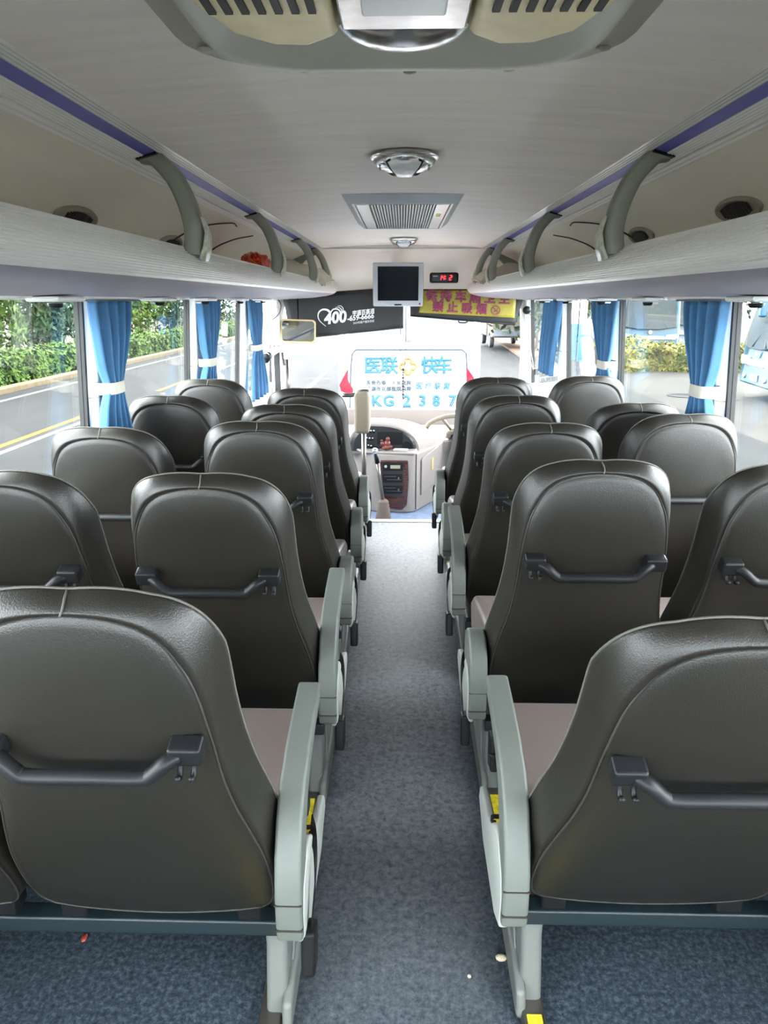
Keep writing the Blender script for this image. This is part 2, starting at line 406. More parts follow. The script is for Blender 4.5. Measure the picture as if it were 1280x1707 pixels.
# ------------------------------------------------------------------ luggage racks
RY0, RY1 = -1.85, 6.42
def sweep(prof, s, ys, push=lambda y: 0.0):
    return [[(s*(p[0]-push(y)), y, p[1]) for p in prof] for y in ys]
YSEC = [RY0, 1, 3, 4.6, 5.2, 5.6, 5.9, 6.15, 6.32, RY1]
def push(y): return 0 if y < 5.2 else .05*((y-5.2)/1.22)**2
racks = {}
for s, side in ((-1, 'left'), (1, 'right')):
    t = thing('luggage_rack', 'long ribbed aluminium overhead luggage rack along the %s side of the bus' % side, 'luggage rack', (s*.8, 2.2, 1.42), group='overhead luggage racks')
    t.location = (0, 0, 0); racks[s] = t
    # ribbed convex front
    pr = []
    N = 17
    for k in range(N*4+1):
        a = k/(N*4)
        x = .628-.030*math.sin(math.pi*min(1, a*1.15)*.9)+.028*a*a; z = 1.474+.098*a
        d = (0, -.0046, -.0046, 0)[k % 4] if 2 < k < N*4-6 else 0
        pr.append((x+d, z))
    pr += [(.672, 1.576), (.684, 1.566), (.690, 1.545), (.70, 1.515), (1.10, 1.482), (1.10, 1.472), (.66, 1.472)]
    MB().rings(sweep(pr, s, YSEC, push)).build('ribbed_shelf', 'alu', t, smooth=True, auto=22)
    pr = [(.630, 1.4745), (.640, 1.466), (.70, 1.452), (.82, 1.437), (1.0, 1.428), (1.12, 1.428), (1.12, 1.44), (1.0, 1.442), (.70, 1.470)]
    MB().rings(sweep(pr, s, YSEC, push)).build('underside_panel', 'lilac', t, smooth=True, auto=30)
    MB().rings(sweep([(.955, 1.424), (1.12, 1.420), (1.12, 1.429), (.955, 1.430)], s, [RY0, 6.3])).build('lower_channel', 'alu_shiny', t)
    # back panel
    pr = [(1.118, 1.47), (1.10, 1.56), (1.04, 1.66), (.95, 1.735), (.84, 1.782), (.80, 1.797), (.80, 1.815), (.97, 1.76), (1.07, 1.68), (1.124, 1.56), (1.124, 1.47)]
    pr = [(x, z) for x, z in pr]
    MB().rings(sweep(pr, s, [RY0, 6.40])).build('back_panel', 'rack_back', t, smooth=True, auto=40)
    # upper extrusion: three steps of bright aluminium with the purple stripe between
    def rail(name, m, a, b, drop, ribs):
        pr = []
        for k in range(ribs*2+1):
            f = k/(ribs*2); x = a[0]+(b[0]-a[0])*f; z = a[1]+(b[1]-a[1])*f
            pr.append((x, z-drop-(.0018 if k % 2 else 0)))
        pr += [(b[0], b[1]+.02), (a[0], a[1]+.02)]
        MB().rings(sweep(pr, s, [RY0, 6.40])).build(name, m, t)
    A, B, C, D, E = (.668, 1.838), (.703, 1.829), (.740, 1.819), (.785, 1.808), (.815, 1.793)
    rail('upper_rail', 'alu_shiny', A, B, .004, 4)
    rail('purple_stripe', 'purple', B, C, .002, 9)
    rail('lower_rail', 'alu', C, D, .004, 5)
    rail('groove', 'taupe', D, (.792, 1.805), -.004, 1)
    rail('back_edge_rail', 'alu', (.792, 1.805), E, .003, 2)
    # end cap with pale rim
    cap = [(.575, 1.52), (.578, 1.49), (.60, 1.466), (.68, 1.448), (.82, 1.500), (1.0, 1.422), (1.12, 1.42), (1.12, 1.83), (.72, 1.845), (.70, 1.80), (.82, 1.74), (.90, 1.66), (.88, 1.56), (.80, 1.535), (.66, 1.582), (.60, 1.575)]
    MB().rings([[(s*x, RY1-.01, z) for x, z in cap], [(s*x, RY1+.03, z) for x, z in cap]]).build('end_cap', 'arch', t, bevel=.008)

# arch grips between the rail and the shelf lip
def make_arch():
    t = thing('rack_support_arch', 'x', 'rack support', group='curved supports of the luggage racks')
    path = spline([(.745, .401), (.715, .398), (.69, .380), (.652, .337), (.622, .27), (.607, .20), (.612, .13)], 5)
    rs = []
    n = len(path)
    for i, p in enumerate(path):
        a = path[max(i-1, 0)]; b = path[min(i+1, n-1)]
        d = (b-a).normalized(); nx = Vector((d.y, -d.x, 0))   # outward: towards the aisle
        if nx.x > 0: nx = -nx
        f = i/(n-1); hw = .030+.014*max(0, (f-.55)/.45)**1.5; th = .022+.006*f
        c = Vector((p.x+.012, p.y))
        ring = []
        for k in range(16):
            q = 2*math.pi*k/16; cu, su = math.cos(q), math.sin(q)
            e = .55
            yy = hw*math.copysign(abs(cu)**e, cu); rr = th*math.copysign(abs(su)**e, su)
            ring.append((c.x+nx.x*rr, yy, EYE+c.y+nx.y*rr))
        rs.append(ring)
    MB().rings(rs).build('arch', 'arch', t, smooth=True, auto=50)
    MB().box((.735, 0, EYE+.400), (.062, .085, .016), (0, R(14), 0)).build('mounting_block', 'black_plastic', t)
    f = MB()
    f.rings([[(.598, -.012, EYE+.235), (.598, .03, EYE+.235), (.592, .03, EYE+.235), (.592, -.012, EYE+.235)],
             [(.584, -.02, EYE+.19), (.586, .04, EYE+.19), (.578, .04, EYE+.185), (.576, -.02, EYE+.185)],
             [(.590, -.03, EYE+.15), (.592, .052, EYE+.148), (.583, .052, EYE+.145), (.581, -.03, EYE+.145)],
             [(.604, -.034, EYE+.118), (.606, .05, EYE+.118), (.596, .05, EYE+.112), (.594, -.034, EYE+.112)]])
    f.build('foot_cover', 'cracked', t, smooth=True)['label'] = 'cracked pale foot cover'
    return t
arch0 = make_arch()
nm = ['nearest', 'second', 'third', 'farthest']
first = True
for s, side in ((1, 'right'), (-1, 'left')):
    for k, y in enumerate((2.28, 3.76, 5.26, 6.2)):
        a = arch0 if first else dup(arch0)
        first = False
        a.location = (0, y, 0)
        a.scale = (s, 1, 1)
        a['label'] = 'olive grey curved support of the %s luggage rack, %s of four' % (side, nm[k] if k in (0, 3) else nm[k]+' from the camera')

# oval speakers low on the rack's back panel
def make_speaker():
    t = thing('speaker', 'x', 'speaker', group='oval speakers inside the racks')
    ring = lambda a, b, z, n=24: [(a*math.cos(2*math.pi*k/n), b*math.sin(2*math.pi*k/n), z) for k in range(n)]
    MB().rings([ring(.10, .045, 0), ring(.098, .043, .012), ring(.085, .034, .016), ring(.07, .028, .008)]).build('frame', 'taupe', t, smooth=True, auto=50)
    g = MB()
    for i in range(11):
        x = -.055+i*.011; h = .025*math.sqrt(max(0, 1-(x/.07)**2))
        g.box((x, 0, .013), (.006, h*2, .01))
    g.build('grille', 'grille_dark', t)
    return t
sp0 = make_speaker(); first = True
for (u, v), side, lab in (((125, 362), -1, 'oval speaker in the left rack beside the nearest support'), ((283, 405), -1, 'oval speaker in the left rack behind the foot of the nearest support'),
                          ((1232, 346), 1, 'oval speaker in the right rack beside the nearest support'), ((1070, 391), 1, 'oval speaker in the right rack behind the foot of the nearest support')):
    o = sp0 if first else dup(sp0); first = False
    nv = Vector((-side*.76, 0, -.65)); tv_ = Vector((-side*.65, 0, .76)); q0 = Vector((side*1.037, 0, 1.656))
    e_ = Vector((0, 0, EYE)); d_ = px(u, v, y=3.0)-e_
    p = e_+d_*((q0-e_).dot(nv)/d_.dot(nv))
    xv = tv_.cross(nv)
    o.matrix_world = Matrix.Translation(p) @ Matrix((xv, tv_, nv)).transposed().to_4x4()
    o.scale = (1.45, 1.0, 1.0)
    o['label'] = lab

# reading light and switch units under the racks
def make_unit():
    t = thing('reading_light_unit', 'x', 'reading light', group='reading light units under the racks')
    MB().box((0, 0, .002), (.09, .17, .014)).build('housing', 'white_paint', t, bevel=.006)
    MB().lathe([(.022, -.012), (.024, -.008), (.024, -.004)], (.03, .06, -.004), 16).build('lamp', 'lens', t, smooth=True)
    MB().lathe([(.014, -.016), (.018, -.010), (.018, -.004)], (-.02, -.05, -.004), 14).build('air_nozzle', 'black_plastic', t, smooth=True)
    return t
u0 = make_unit(); first = True
for s, side in ((-1, 'left'), (1, 'right')):
    for k, y in enumerate((2.0, 2.85, 3.5, 4.25, 4.95)):
        o = u0 if first else dup(u0); first = False
        o.location = (s*.93, y, 1.420); o.scale = (s, 1, 1)
        o['label'] = 'small white reading light unit under the %s luggage rack, number %d counted from the camera' % (side, k+1)
for k in range(0): pass

# ------------------------------------------------------------------ seats
OUT = [(.012, .212), (.034, .232), (.08, .241), (.14, .243), (.21, .238), (.28, .226), (.35, .211), (.42, .201), (.50, .195), (.57, .194), (.63, .192), (.675, .184), (.71, .169), (.735, .148), (.751, .122), (.759, .095), (.763, .06), (.763, .03), (.761, 0)]
SEAM = [(.012, .198), (.036, .217), (.08, .226), (.14, .227), (.21, .221), (.28, .208), (.35, .193), (.42, .183), (.50, .178), (.555, .174), (.605, .168), (.642, .159), (.670, .147), (.694, .134), (.713, .117), (.728, .094), (.738, .064), (.743, .032), (.745, 0)]
OUT = [(w, h) for h, w in OUT]; SEAM = [(w, h) for h, w in SEAM]
def outline(t):
    r = list(t)
    return [(w, h) for w, h in r]+[(-w, h) for w, h in r[-2::-1]]      # right bottom .. top .. left bottom
def smooth_pts(pts, n=3):
    q = spline([(a, b, 0) for a, b in pts], n); return [(p.x, p.y) for p in q]
OO = smooth_pts(outline(OUT)); SS = smooth_pts(outline(SEAM))
NB = 10
def close_bottom(pts, sag):
    a, b = pts[-1], pts[0]
    return pts+[(a[0]+(b[0]-a[0])*k/NB, a[1]-sag*math.sin(math.pi*k/NB)**.7) for k in range(1, NB)]
OC = close_bottom(OO, .052); SC_ = close_bottom(SS, .030)
def back_y(h):     # the rear face: slight hollow waist, hood at the top leaning forward
    return .012*math.sin(math.pi*min(1, max(0, h/.7)))*-1+ (0.02*((h-.55)/.2)**2 if h > .55 else 0)
def make_backrest():
    b = MB(); c = (0, .36); rs = []
    def ring(pts, k, y):
        return [(c[0]+(p[0]-c[0])*k, y(p) if callable(y) else y, c[1]+(p[1]-c[1])*k) for p in pts]
    for k, dy in ((.02, -.010), (.35, -.008), (.65, -.005), (.85, 0.0), (.95, .004), (.985, .0075)):
        rs.append([(x, back_y(z)+dy, z) for x, _, z in ring(SC_, k, 0)])
    rs.append([(x, back_y(z)+.0125, z) for x, _, z in ring(SC_, 1, 0)])
    # bolster between the seam and the edge
    for f, dy in ((.06, .011), (.3, .022), (.6, .042), (.85, .068), (.97, .090), (1.0, .098)):
        r = []
        for p, q in zip(SC_, OC):
            x = p[0]+(q[0]-p[0])*f; z = p[1]+(q[1]-p[1])*f
            k = 1-.48*min(1, max(0, (p[1]-.60)/.12))        # thinner over the crown
            r.append((x, back_y(p[1])*(1-f*.5)+dy*k, z))
        rs.append(r)
    for k, dy in ((.985, .006), (.95, .010), (.85, .014), (.5, .012), (.02, .005)):
        rs.append([(x, back_y(q[1])*.5+.098*(1-.48*min(1, max(0, (q[1]-.60)/.12)))*(1 if k > .8 else 1)+dy, z) for (x, _, z), q in zip(ring(OC, k, 0), SC_)])
    b.rings(rs)
    return b
def make_piping():
    b = MB()
    path = [(p[0], back_y(p[1])+.0095, p[1]) for p in SC_]
    b.tube(path+[path[0]], .0021, 5)
    return b
def thin(h): return 1-.48*min(1, max(0, (h-.60)/.12))
def make_edge_stitch():
    path = [(q[0], back_y(p[1])*.5+.098*thin(p[1])+.002, q[1]) for p, q in zip(SS, OO)]
    return MB().tube(path, .0022, 5)
def make_top_seam():
    path = []
    for f, dy in ((0, .0105), (.3, .022), (.6, .042), (.85, .068), (1.0, .098)):
        path.append((.003*math.sin(f*3), back_y(.745)*(1-f*.5)+dy*thin(.745)-.0006, .745+.016*f))
    return MB().tube(path, .0018, 5)
def make_bar():
    b = MB()
    h = .525
    b.tube(spline([(-.135, -.03, h), (-.118, -.042, h-.004), (-.098, -.05, h-.020), (-.08, -.052, h-.025), (0, -.052, h-.025), (.08, -.052, h-.025), (.098, -.05, h-.020), (.118, -.042, h-.004), (.135, -.03, h)], 4), .0125, 10, flat=.9)
    return b
def make_bracket(s):
    return MB().box((s*.146, -.022, .526), (.050, .034, .036))
def make_hook(s):
    b = MB()
    for d in (-.010, .010):
        b.tube(spline([(s*.146+d, -.028, .513), (s*.146+d, -.036, .500), (s*.146+d, -.046, .494), (s*.146+d, -.054, .502)], 4), .0045, 7)
    return b
back_me = None
def make_seat(s, aisle):
    """s: side of the bus the aisle is on, seen from the seat: -1 aisle to the left, 1 to the right"""
    t = thing('bus_seat', 'x', 'seat', group='passenger seats')
    br = make_backrest().build('backrest', 'leather', t, loc=(0, 0, .30), smooth=True)
    make_piping().build('seam_piping', 'piping', br, smooth=True)
    make_edge_stitch().build('edge_stitching', 'stitch', br, smooth=True)
    make_top_seam().build('top_seam', 'stitch', br, smooth=True)
    g = make_bar().build('grab_bar', 'black_plastic', br, smooth=True)   # re-parented below
    g.parent = t; g.location = (0, 0, .30)
    for q in (-1, 1):
        make_bracket(q).build('bracket', 'black_plastic', g, bevel=.006)
    make_hook(s).build('coat_hook', 'black_plastic', g, smooth=True)
    c = MB()
    prof = []
    c.rings([[(x*w, y, z) for x, y, z in ((-1, .03, .33), (-1, .46, .33), (1, .46, .33), (1, .03, .33))] for w in (0.225,)]+
            [[(-.23, .03, .36), (-.23, .47, .35), (.23, .47, .35), (.23, .03, .36)], [(-.232, .04, .42), (-.232, .485, .425), (.232, .485, .425), (.232, .04, .42)], [(-.222, .045, .513), (-.222, .475, .455), (.222, .475, .455), (.222, .045, .513)]])
    cu = c.build('seat_cushion', 'leather_seat', t, bevel=.014, seg=3)
    st = MB(); st.tube([(-.15, .06, .4495), (-.15, .40, .456), (-.10, .44, .457), (.10, .44, .457), (.15, .40, .456), (.15, .06, .4495)], .0016, 5)
    st.build('cushion_stitching', 'stitch', cu)
    # pivot plates below the backrest
    for q in (-1, 1):
        MB().box((q*.17, .035, .31), (.05, .05, .075)).build('recliner', 'black_plastic', t, bevel=.006)
    if aisle:
        sx = s*.262     # outer edge of the seat, aisle side
        return t, sx
    return t, None
def arm_profile(folded):
    if not folded:
        top = [(-.075, .315), (-.080, .36), (-.078, .42), (-.062, .485), (-.030, .54), (.02, .58), (.09, .605), (.18, .622), (.285, .635)]
        bot = [(.295, .622), (.285, .600), (.18, .585), (.10, .562), (.05, .53), (.015, .48), (-.002, .42), (-.008, .36), (-.008, .315)]
    else:
        top = [(-.075, .315), (-.080, .36), (-.080, .42), (-.072, .470), (-.050, .505), (-.01, .535), (.03, .540), (.07, .525)]
        bot = [(.12, .42), (.15, .33), (.13, .315), (.06, .315), (.0, .315)]
    return top+bot
def add_aisle_parts(t, s, folded, tucked=False):
    ax = s*.262
    hw = .024
    a = MB().prism(arm_profile(folded), 'x', ax-hw, ax+hw).build('armrest', 'arm', t, bevel=.007, seg=3)
    MB().box((ax, -.0745, .345), (hw*2+.001, .0125, .003)).build('joint_line', 'grille_dark', a)
    MB().box((ax, -.0785, .40), (hw*2+.0005, .004, .002)).build('joint_line', 'grille_dark', a)
    MB().box((ax, -.074, .353), (.022, .008, .014)).build('release_catch', 'black_plastic', a)
    b = MB().prism([(-.06, .30), (-.065, .37), (-.05, .41), (.0, .445), (.05, .44), (.09, .41), (.16, .37), (.24, .36), (.29, .345), (.30, .31), (.2, .27), (.0, .27)], 'x', ax+s*(hw-.016), ax+s*(hw+.002)).build('side_cover', 'arm_side', t, bevel=.005)
    p = MB().box((ax+s*.010, .085, .392), (.03, .06, .035), (R(12), 0, 0)).build('control_panel', 'black_plastic', t, bevel=.004)
    MB().prism([(ax+s*.012-.009, .095), (ax+s*.012, .110), (ax+s*.012+.009, .095), (ax+s*.012+.004, .095), (ax+s*.012+.004, .078), (ax+s*.012-.004, .078), (ax+s*.012-.004, .095)], 'z', .4095, .4125).build('arrow_mark', 'yellow', p)
    # belt: strap over the side, buckle hanging
    q = ax+s*(hw+.008)
    if tucked:      # belt pushed down beside the cushion
        path = spline([(ax-s*.03, .24, .40), (ax-s*.018, .29, .42), (ax-s*.012, .33, .405)], 5); w = Vector((.016, 0, .004)); bl = Vector((ax-s*.012, .345, .40))
    else:
        path = spline([(q-s*.012, .10, .42), (q, .06, .415), (q+s*.006, .015, .38), (q+s*.003, -.02, .335), (q+s*.003, -.035, .30)], 5); w = Vector((0, .018, .012)); bl = Vector((q-s*.002, -.042, .270))
    off = Vector((s*.0012, 0, .0012))
    so = MB().rings([[p-off-w, p-off+w, p+off+w, p+off-w] for p in path]).build('belt_strap', 'black_plastic', t, smooth=True, auto=40)
    MB().box(bl, (.026, .052, .085), (R(-12), 0, 0)).build('buckle', 'black_plastic', so, bevel=.006)

SEATX = {('L', 'a'): -.455, ('L', 'w'): -.935, ('R', 'a'): .475, ('R', 'w'): .945}
PIV = {'L': [1.09, 1.78, 2.40, 3.03, 3.64], 'R': [1.13, 1.81, 2.49, 3.12, 3.79]}
TOPV = {('L', 'a'): [978, 788, 702, 674, 647], ('L', 'w'): [992, 784, 712, 660, 632], ('R', 'a'): [1028, 766, 705, 659, 629], ('R', 'w'): [1030, 772, 690, 672, 627]}
FOLD = {('L', 2), ('L', 3), ('L', 4), ('R', 1), ('R', 3), ('R', 4)}
FOLD = {('L', 2), ('R', 1), ('R', 3), ('R', 4), ('L', 4), ('L', 3)}
def recline(x, y, v):
    best = None
    for k in range(-20, 360):
        a = R(k/10)
        yl, zl = .064, .763
        p = (x, y+yl*math.cos(a)-zl*math.sin(a), .30+yl*math.sin(a)+zl*math.cos(a))
        d = abs(proj(p)[1]-v)
        if best is None or d < best[0]: best = (d, a)
    return best
side_w = {'L': 'left', 'R': 'right'}
row_w = ['first', 'second', 'third', 'fourth', 'fifth']
protos = {}
for side in 'LR':
    for col in 'aw':
        s = 1 if side == 'L' else -1
        for r in range(5):
            key = (s, col)
            fold = (side, r) in FOLD
            if key not in protos:
                o = make_seat(s, col == 'a')[0]; protos[key] = o
                src = [k.name for k in kids(o)]
                new = o
            else:
                new = thing('bus_seat', 'x', 'seat', group='passenger seats')
                for k in [c for c in kids(protos[key]) if not c.get('aisle_part')]: dup(k, new)
            y = PIV[side][r]; x = SEATX[(side, col)]
            new.location = (x, y, 0)
            d, a = recline(x, y, TOPV[(side, col)][r])
            print('seat', side, col, r, round(math.degrees(a), 1), round(d, 1))
            for k in kids(new):
                if k.name.startswith(('backrest', 'grab_bar')): k.rotation_euler = (a, 0, 0)
            if col == 'a':
                before = set(bpy.data.objects)
                add_aisle_parts(new, s, fold, side == 'R' and r == 0)
                for q in set(bpy.data.objects)-before: q['aisle_part'] = 1
            new['label'] = 'dark leather seat by the %s of the %s block, %s row from the camera' % ('aisle' if col == 'a' else 'window', side_w[side], row_w[r])
for q in bpy.data.objects:
    if 'aisle_part' in q: del q['aisle_part']

# steel under-frames of each pair, with the aisle-side leg
def make_frame(s):
    t = thing('seat_pedestal', 'x', 'seat base', group='frames under the seat pairs')
    for y, z in ((.03, .222), (.36, .235)):
        MB().box((-s*.475, y, z), (1.0, .042, .036)).build('crossbar', 'dark_metal', t, bevel=.005)
    # leg: tapering moulded cover with a raised rib, standing on the floor rail
    q = s*.0
    prof = [(-.005, .0), (.335, .0), (.345, .05), (.30, .17), (.285, .232), (.02, .232), (.03, .15)]
    lo = MB().prism(prof, 'x', q-(.026 if s > 0 else .018), q+(.018 if s > 0 else .026)).build('leg', 'leg', t, bevel=.012, seg=3)
    MB().prism([(.03, .018), (.30, .018), (.27, .18), (.25, .225), (.09, .225), (.10, .12)], 'x', q+s*.016, q+s*.024).build('leg_rib', 'leg', lo, bevel=.006)
    MB().prism([(-.03, .0), (.42, .0), (.425, .085), (.39, .105), (.30, .10), (.05, .075), (-.015, .055)], 'x', q+s*.010, q+s*.031).build('rail_cover', 'leg', lo, bevel=.008)
    MB().box((-s*.93, .19, .13), (.04, .05, .25)).build('wall_leg', 'dark_metal', t, bevel=.005)
    return t
for side, s in (('L', 1), ('R', -1)):
    f0 = make_frame(s)
    for r in range(5):
        f = f0 if r == 0 else dup(f0)
        f.location = (SEATX[(side, 'a')]+s*(.212 if s > 0 else .200), PIV[side][r]+.03, 0)
        f['label'] = 'dark steel seat base with pale leg under the %s row of the %s block' % (row_w[r], side_w[side])
    x = SEATX[(side, 'a')]+s*.196
    t = thing('seat_rail', 'grey floor rail with yellow inlays along the %s edge of the aisle' % side_w[side], 'floor rail', (x, 2.3, 0), group='floor rails')
    MB().prism([(-.026, .0), (-.022, .020), (.022, .020), (.026, .0)], 'y', -3.0, 2.25).build('track', 'steel', t, bevel=.003)
    edges = [-.55]+[p+.03 for p in PIV[side]]
    for r in range(5):
        a = (PIV[side][r-1]+.40 if r else .55); b = PIV[side][r]-.005
        if b-a > .05:
            MB().box((0, (a+b)/2-2.3, .0215), (.030, b-a, .004)).build('yellow_inlay', 'yellow', t)

# ------------------------------------------------------------------ curtains
def curtain(side, s, y_top, w_top, y_tie, w_tie, z_tie, y_bot, w_bot, z_bot, label, folds=6, seed=0, tie=True):
    rnd = random.Random(seed)
    t = thing('curtain', label, 'curtain', (s*1.09, y_top, 1.42), group='blue window curtains')
    nc, nr = 84, 40
    z_top = 1.418
    ph = [rnd.uniform(-.5, .5) for _ in range(8)]
    def at(z):
        if z > z_tie:
            f = (z_top-z)/(z_top-z_tie); f2 = f*f*(3-2*f) if f < 1 else 1
            e = f**1.6
            return y_top+(y_tie-y_top)*e, w_top+(w_tie-w_top)*e, .042+.006*f
        f = (z_tie-z)/(z_tie-z_bot)
        e = min(1, f*1.25)**.75
        return y_tie+(y_bot-y_tie)*e, w_tie+(w_bot-w_tie)*e, .046-.006*f
    rs = []
    zs = [z_top-(z_top-z_bot)*i/nr for i in range(nr+1)]
    for z in zs:
        y, w, d = at(z)
        pin = math.exp(-((z-z_tie)/.05)**2) if tie else 0
        r = []
        for j in range(nc+1):
            u = j/nc
            wob = ph[int(u*7.99)]*.25
            a = 2*math.pi*folds*u+wob*math.sin(z*9+u*5)+ph[3]*2
            env = math.sin(math.pi*min(1, max(0, u)))**.35 if 0 < u < 1 else 0
            sn = math.sin(a); sn = math.copysign(abs(sn)**.7, sn)
            xx = -(.012+d*(.55+.50*sn*(1-.35*pin))*(.4+.6*env)) - .012*pin
            yy = y+w*(u-.5)+.010*math.cos(a*1.0+1.1)*(w/w_top)
            r.append((s*xx*-1*-1, yy-y_top, z-1.42))
        rs.append(r)
    b = MB().rings(rs, False, False, False)
    b.build('cloth', 'curtain', t, smooth=True, solid=.003)
    # rail runner at the top
    MB().box((-s*.03, 0, .002), (.05, w_top*1.05, .014)).build('heading', 'dark_metal', t)
    if tie:
        w = w_tie*1.02; d = .040
        tr = []
        for dz in (-.021, -.019, .019, .021):
            k = 1.0 if abs(dz) < .020 else .96
            tr.append([(-s*(.030+d*k*math.copysign(abs(math.sin(q))**.6, math.sin(q))), y_tie-y_top+w/2*1.12*k*math.copysign(abs(math.cos(q))**.6, math.cos(q)), z_tie-1.42+dz) for q in [2*math.pi*i/20 for i in range(20)]])
        MB().rings(tr, True, False, False).build('tie_band', 'tie', t, smooth=True, auto=40)
    return t
curtain('left', -1, 2.72, .40, 2.62, .12, 1.115, 2.66, .38, .72, 'blue curtain tied at the nearest pillar on the left', seed=1, folds=5)
curtain('left', -1, 4.11, .46, 3.99, .16, 1.095, 3.99, .42, .72, 'blue curtain tied at the second pillar on the left', seed=2, folds=5)
curtain('left', -1, 5.40, .54, 5.34, .22, 1.09, 5.46, .66, .72, 'blue curtain tied at the farthest left pillar beside the entrance', seed=3, folds=5)
curtain('right', 1, 2.66, .38, 2.56, .12, 1.115, 2.62, .36, .70, 'blue curtain tied at the nearest pillar on the right', seed=4, folds=5)
curtain('right', 1, 3.97, .50, 3.81, .15, 1.10, 3.89, .50, .72, 'blue curtain tied at the second pillar on the right', seed=5, folds=5)
curtain('right', 1, 5.33, .60, 5.39, .52, 1.10, 5.43, .50, .90, 'short untied blue curtain bunched at the farthest right window', seed=6, tie=False, folds=5)

# ------------------------------------------------------------------ ceiling fittings
def rrect(hw, y0, y1, r, z, n=6):
    pts = []
    for cx, cy, a0 in ((hw-r, y1-r, 0), (-hw+r, y1-r, 90), (-hw+r, y0+r, 180), (hw-r, y0+r, 270)):
        for k in range(n+1):
            a = R(a0+90*k/n); pts.append((cx+r*math.cos(a), cy+r*math.sin(a), z))
    return pts
ZC = 1.862
ac = thing('ceiling_air_conditioner', 'ceiling air conditioner with yellowed beige body in a greenish grey surround', 'air conditioner', (0, 0, 0))
YA = 1.58
spec = [(.0, .003, .0), (.002, -.008, .0), (.012, -.014, .0), (.055, -.020, .0), (.070, -.038, .0), (.080, -.046, .0), (.092, -.044, 0), (.115, -.026, 0), (.165, -.012, .0), (.30, -.010, 0)]
MB().rings([rrect(.395-i, -1.0+i, YA-i*1.35, max(.03, .17-i*.3), ZC+z) for i, z, _ in spec]).build('surround', 'ac_plate', ac, smooth=True, auto=60)
for x, y in ((-.345, 1.42), (-.185, 1.545), (.012, 1.555), (.20, 1.545), (.345, 1.43)):
    MB().lathe([(.013, ZC-.023), (.012, ZC-.026), (.002, ZC-.028)], (x, y, 0), 14).build('screw', 'taupe' if x in (.012, .345) else 'ac_plate', ac, smooth=True)
# body: two halves with vents, lamp between
for s in (-1, 1):
    def half(inset, z, yf):
        pts = [(s*(.088+inset*.3), -.5), (s*(.088+inset*.3), yf-.055-inset)]
        pts += [(s*(.13), yf-.02-inset), (s*.19, yf-.025-inset), (s*(.235-inset*.4), yf-.06-inset), (s*(.268-inset), yf-.14-inset), (s*(.285-inset), yf-.28), (s*(.29-inset), -.5)]
        return [(x, y, z) for x, y in pts]
    h = MB().rings([half(-.012, ZC-.008, 1.21), half(-.004, ZC-.055, 1.21), half(.006, ZC-.082, 1.21), half(.022, ZC-.094, 1.21)])
    ho = h.build('body_half', 'ac_body', ac, bevel=.008, seg=3)
    v = MB()
    for k in range(7):
        v.box((s*(.115+k*.021), 1.0, ZC-.0945), (.010, .085, .006))
    v.build('vent_slots', 'grille_dark', ho)
lo = MB().box((0, .69, ZC-.075), (.168, .84, .04)).build('lamp_housing', 'chrome', ac, bevel=.006)
MB().box((0, .69, ZC-.098), (.105, .70, .008)).build('lens', 'lens', lo, bevel=.003)
MB().ball((0, 1.165, ZC-.055), (.105, .075, .045), 28, 12).build('reflector_cap', 'chrome', lo, smooth=True)

def make_lamp():
    t = thing('dome_light', 'x', 'ceiling light', group='round chrome ceiling lights')
    MB().lathe([(.100, .0), (.108, -.004), (.110, -.010), (.104, -.016), (.096, -.018)], (0, 0, 0), 40).build('rim', 'chrome', t, smooth=True, auto=50)
    def dome(r): return -.016-.040*math.sqrt(max(0, 1-(r/.099)**2))
    MB().lathe([(.099*math.sin(R(90)*k/10)+.0005, dome(.099*math.sin(R(90)*k/10))) for k in range(10, -1, -1)], (0, 0, 0), 40).build('reflector', 'chrome', t, smooth=True)
    rs = []
    for k in range(17):
        y = -.090+.18*k/16; w = .024+.034*(abs(y)/.09)**1.6; w = min(w, math.sqrt(max(.0001, .094**2-y*y)))
        rs.append([(w*q, y, dome(math.hypot(w*q, y))-d) for q, d in ((-1, -.002), (-1, .008), (-.5, .009), (0, .009), (.5, .009), (1, .008), (1, -.002))])
    MB().rings(rs).build('lens_bridge', 'lens', t, smooth=True, auto=50)
    for s in (-1, 1):
        f = []
        for k in range(17):
            y = -.085+.17*k/16; w = .024+.034*(abs(y)/.09)**1.6+.006; w = min(w, math.sqrt(max(.0001, .096**2-y*y)))
            f.append((s*w, y, dome(math.hypot(w, y))-.0035))
        MB().tube(f, .0035, 6).build('fin', 'grille_dark', t, smooth=True)
        h = MB()
        for k in range(4):
            y = -.033+.022*k; h.ball((s*.076, y, dome(math.hypot(.076, y))+.002), (.006, .006, .005), 8, 5)
        h.build('rim_holes', 'taupe', t, smooth=True)
    return t
l0 = make_lamp(); l0.location = (.005, 2.50, 1.861)
l0['label'] = 'round chrome ceiling light between the air conditioner and the square vent'
l1 = dup(l0); l1.location = (.01, 5.72, 1.861); l1['label'] = 'round chrome ceiling light at the front, just before the header'

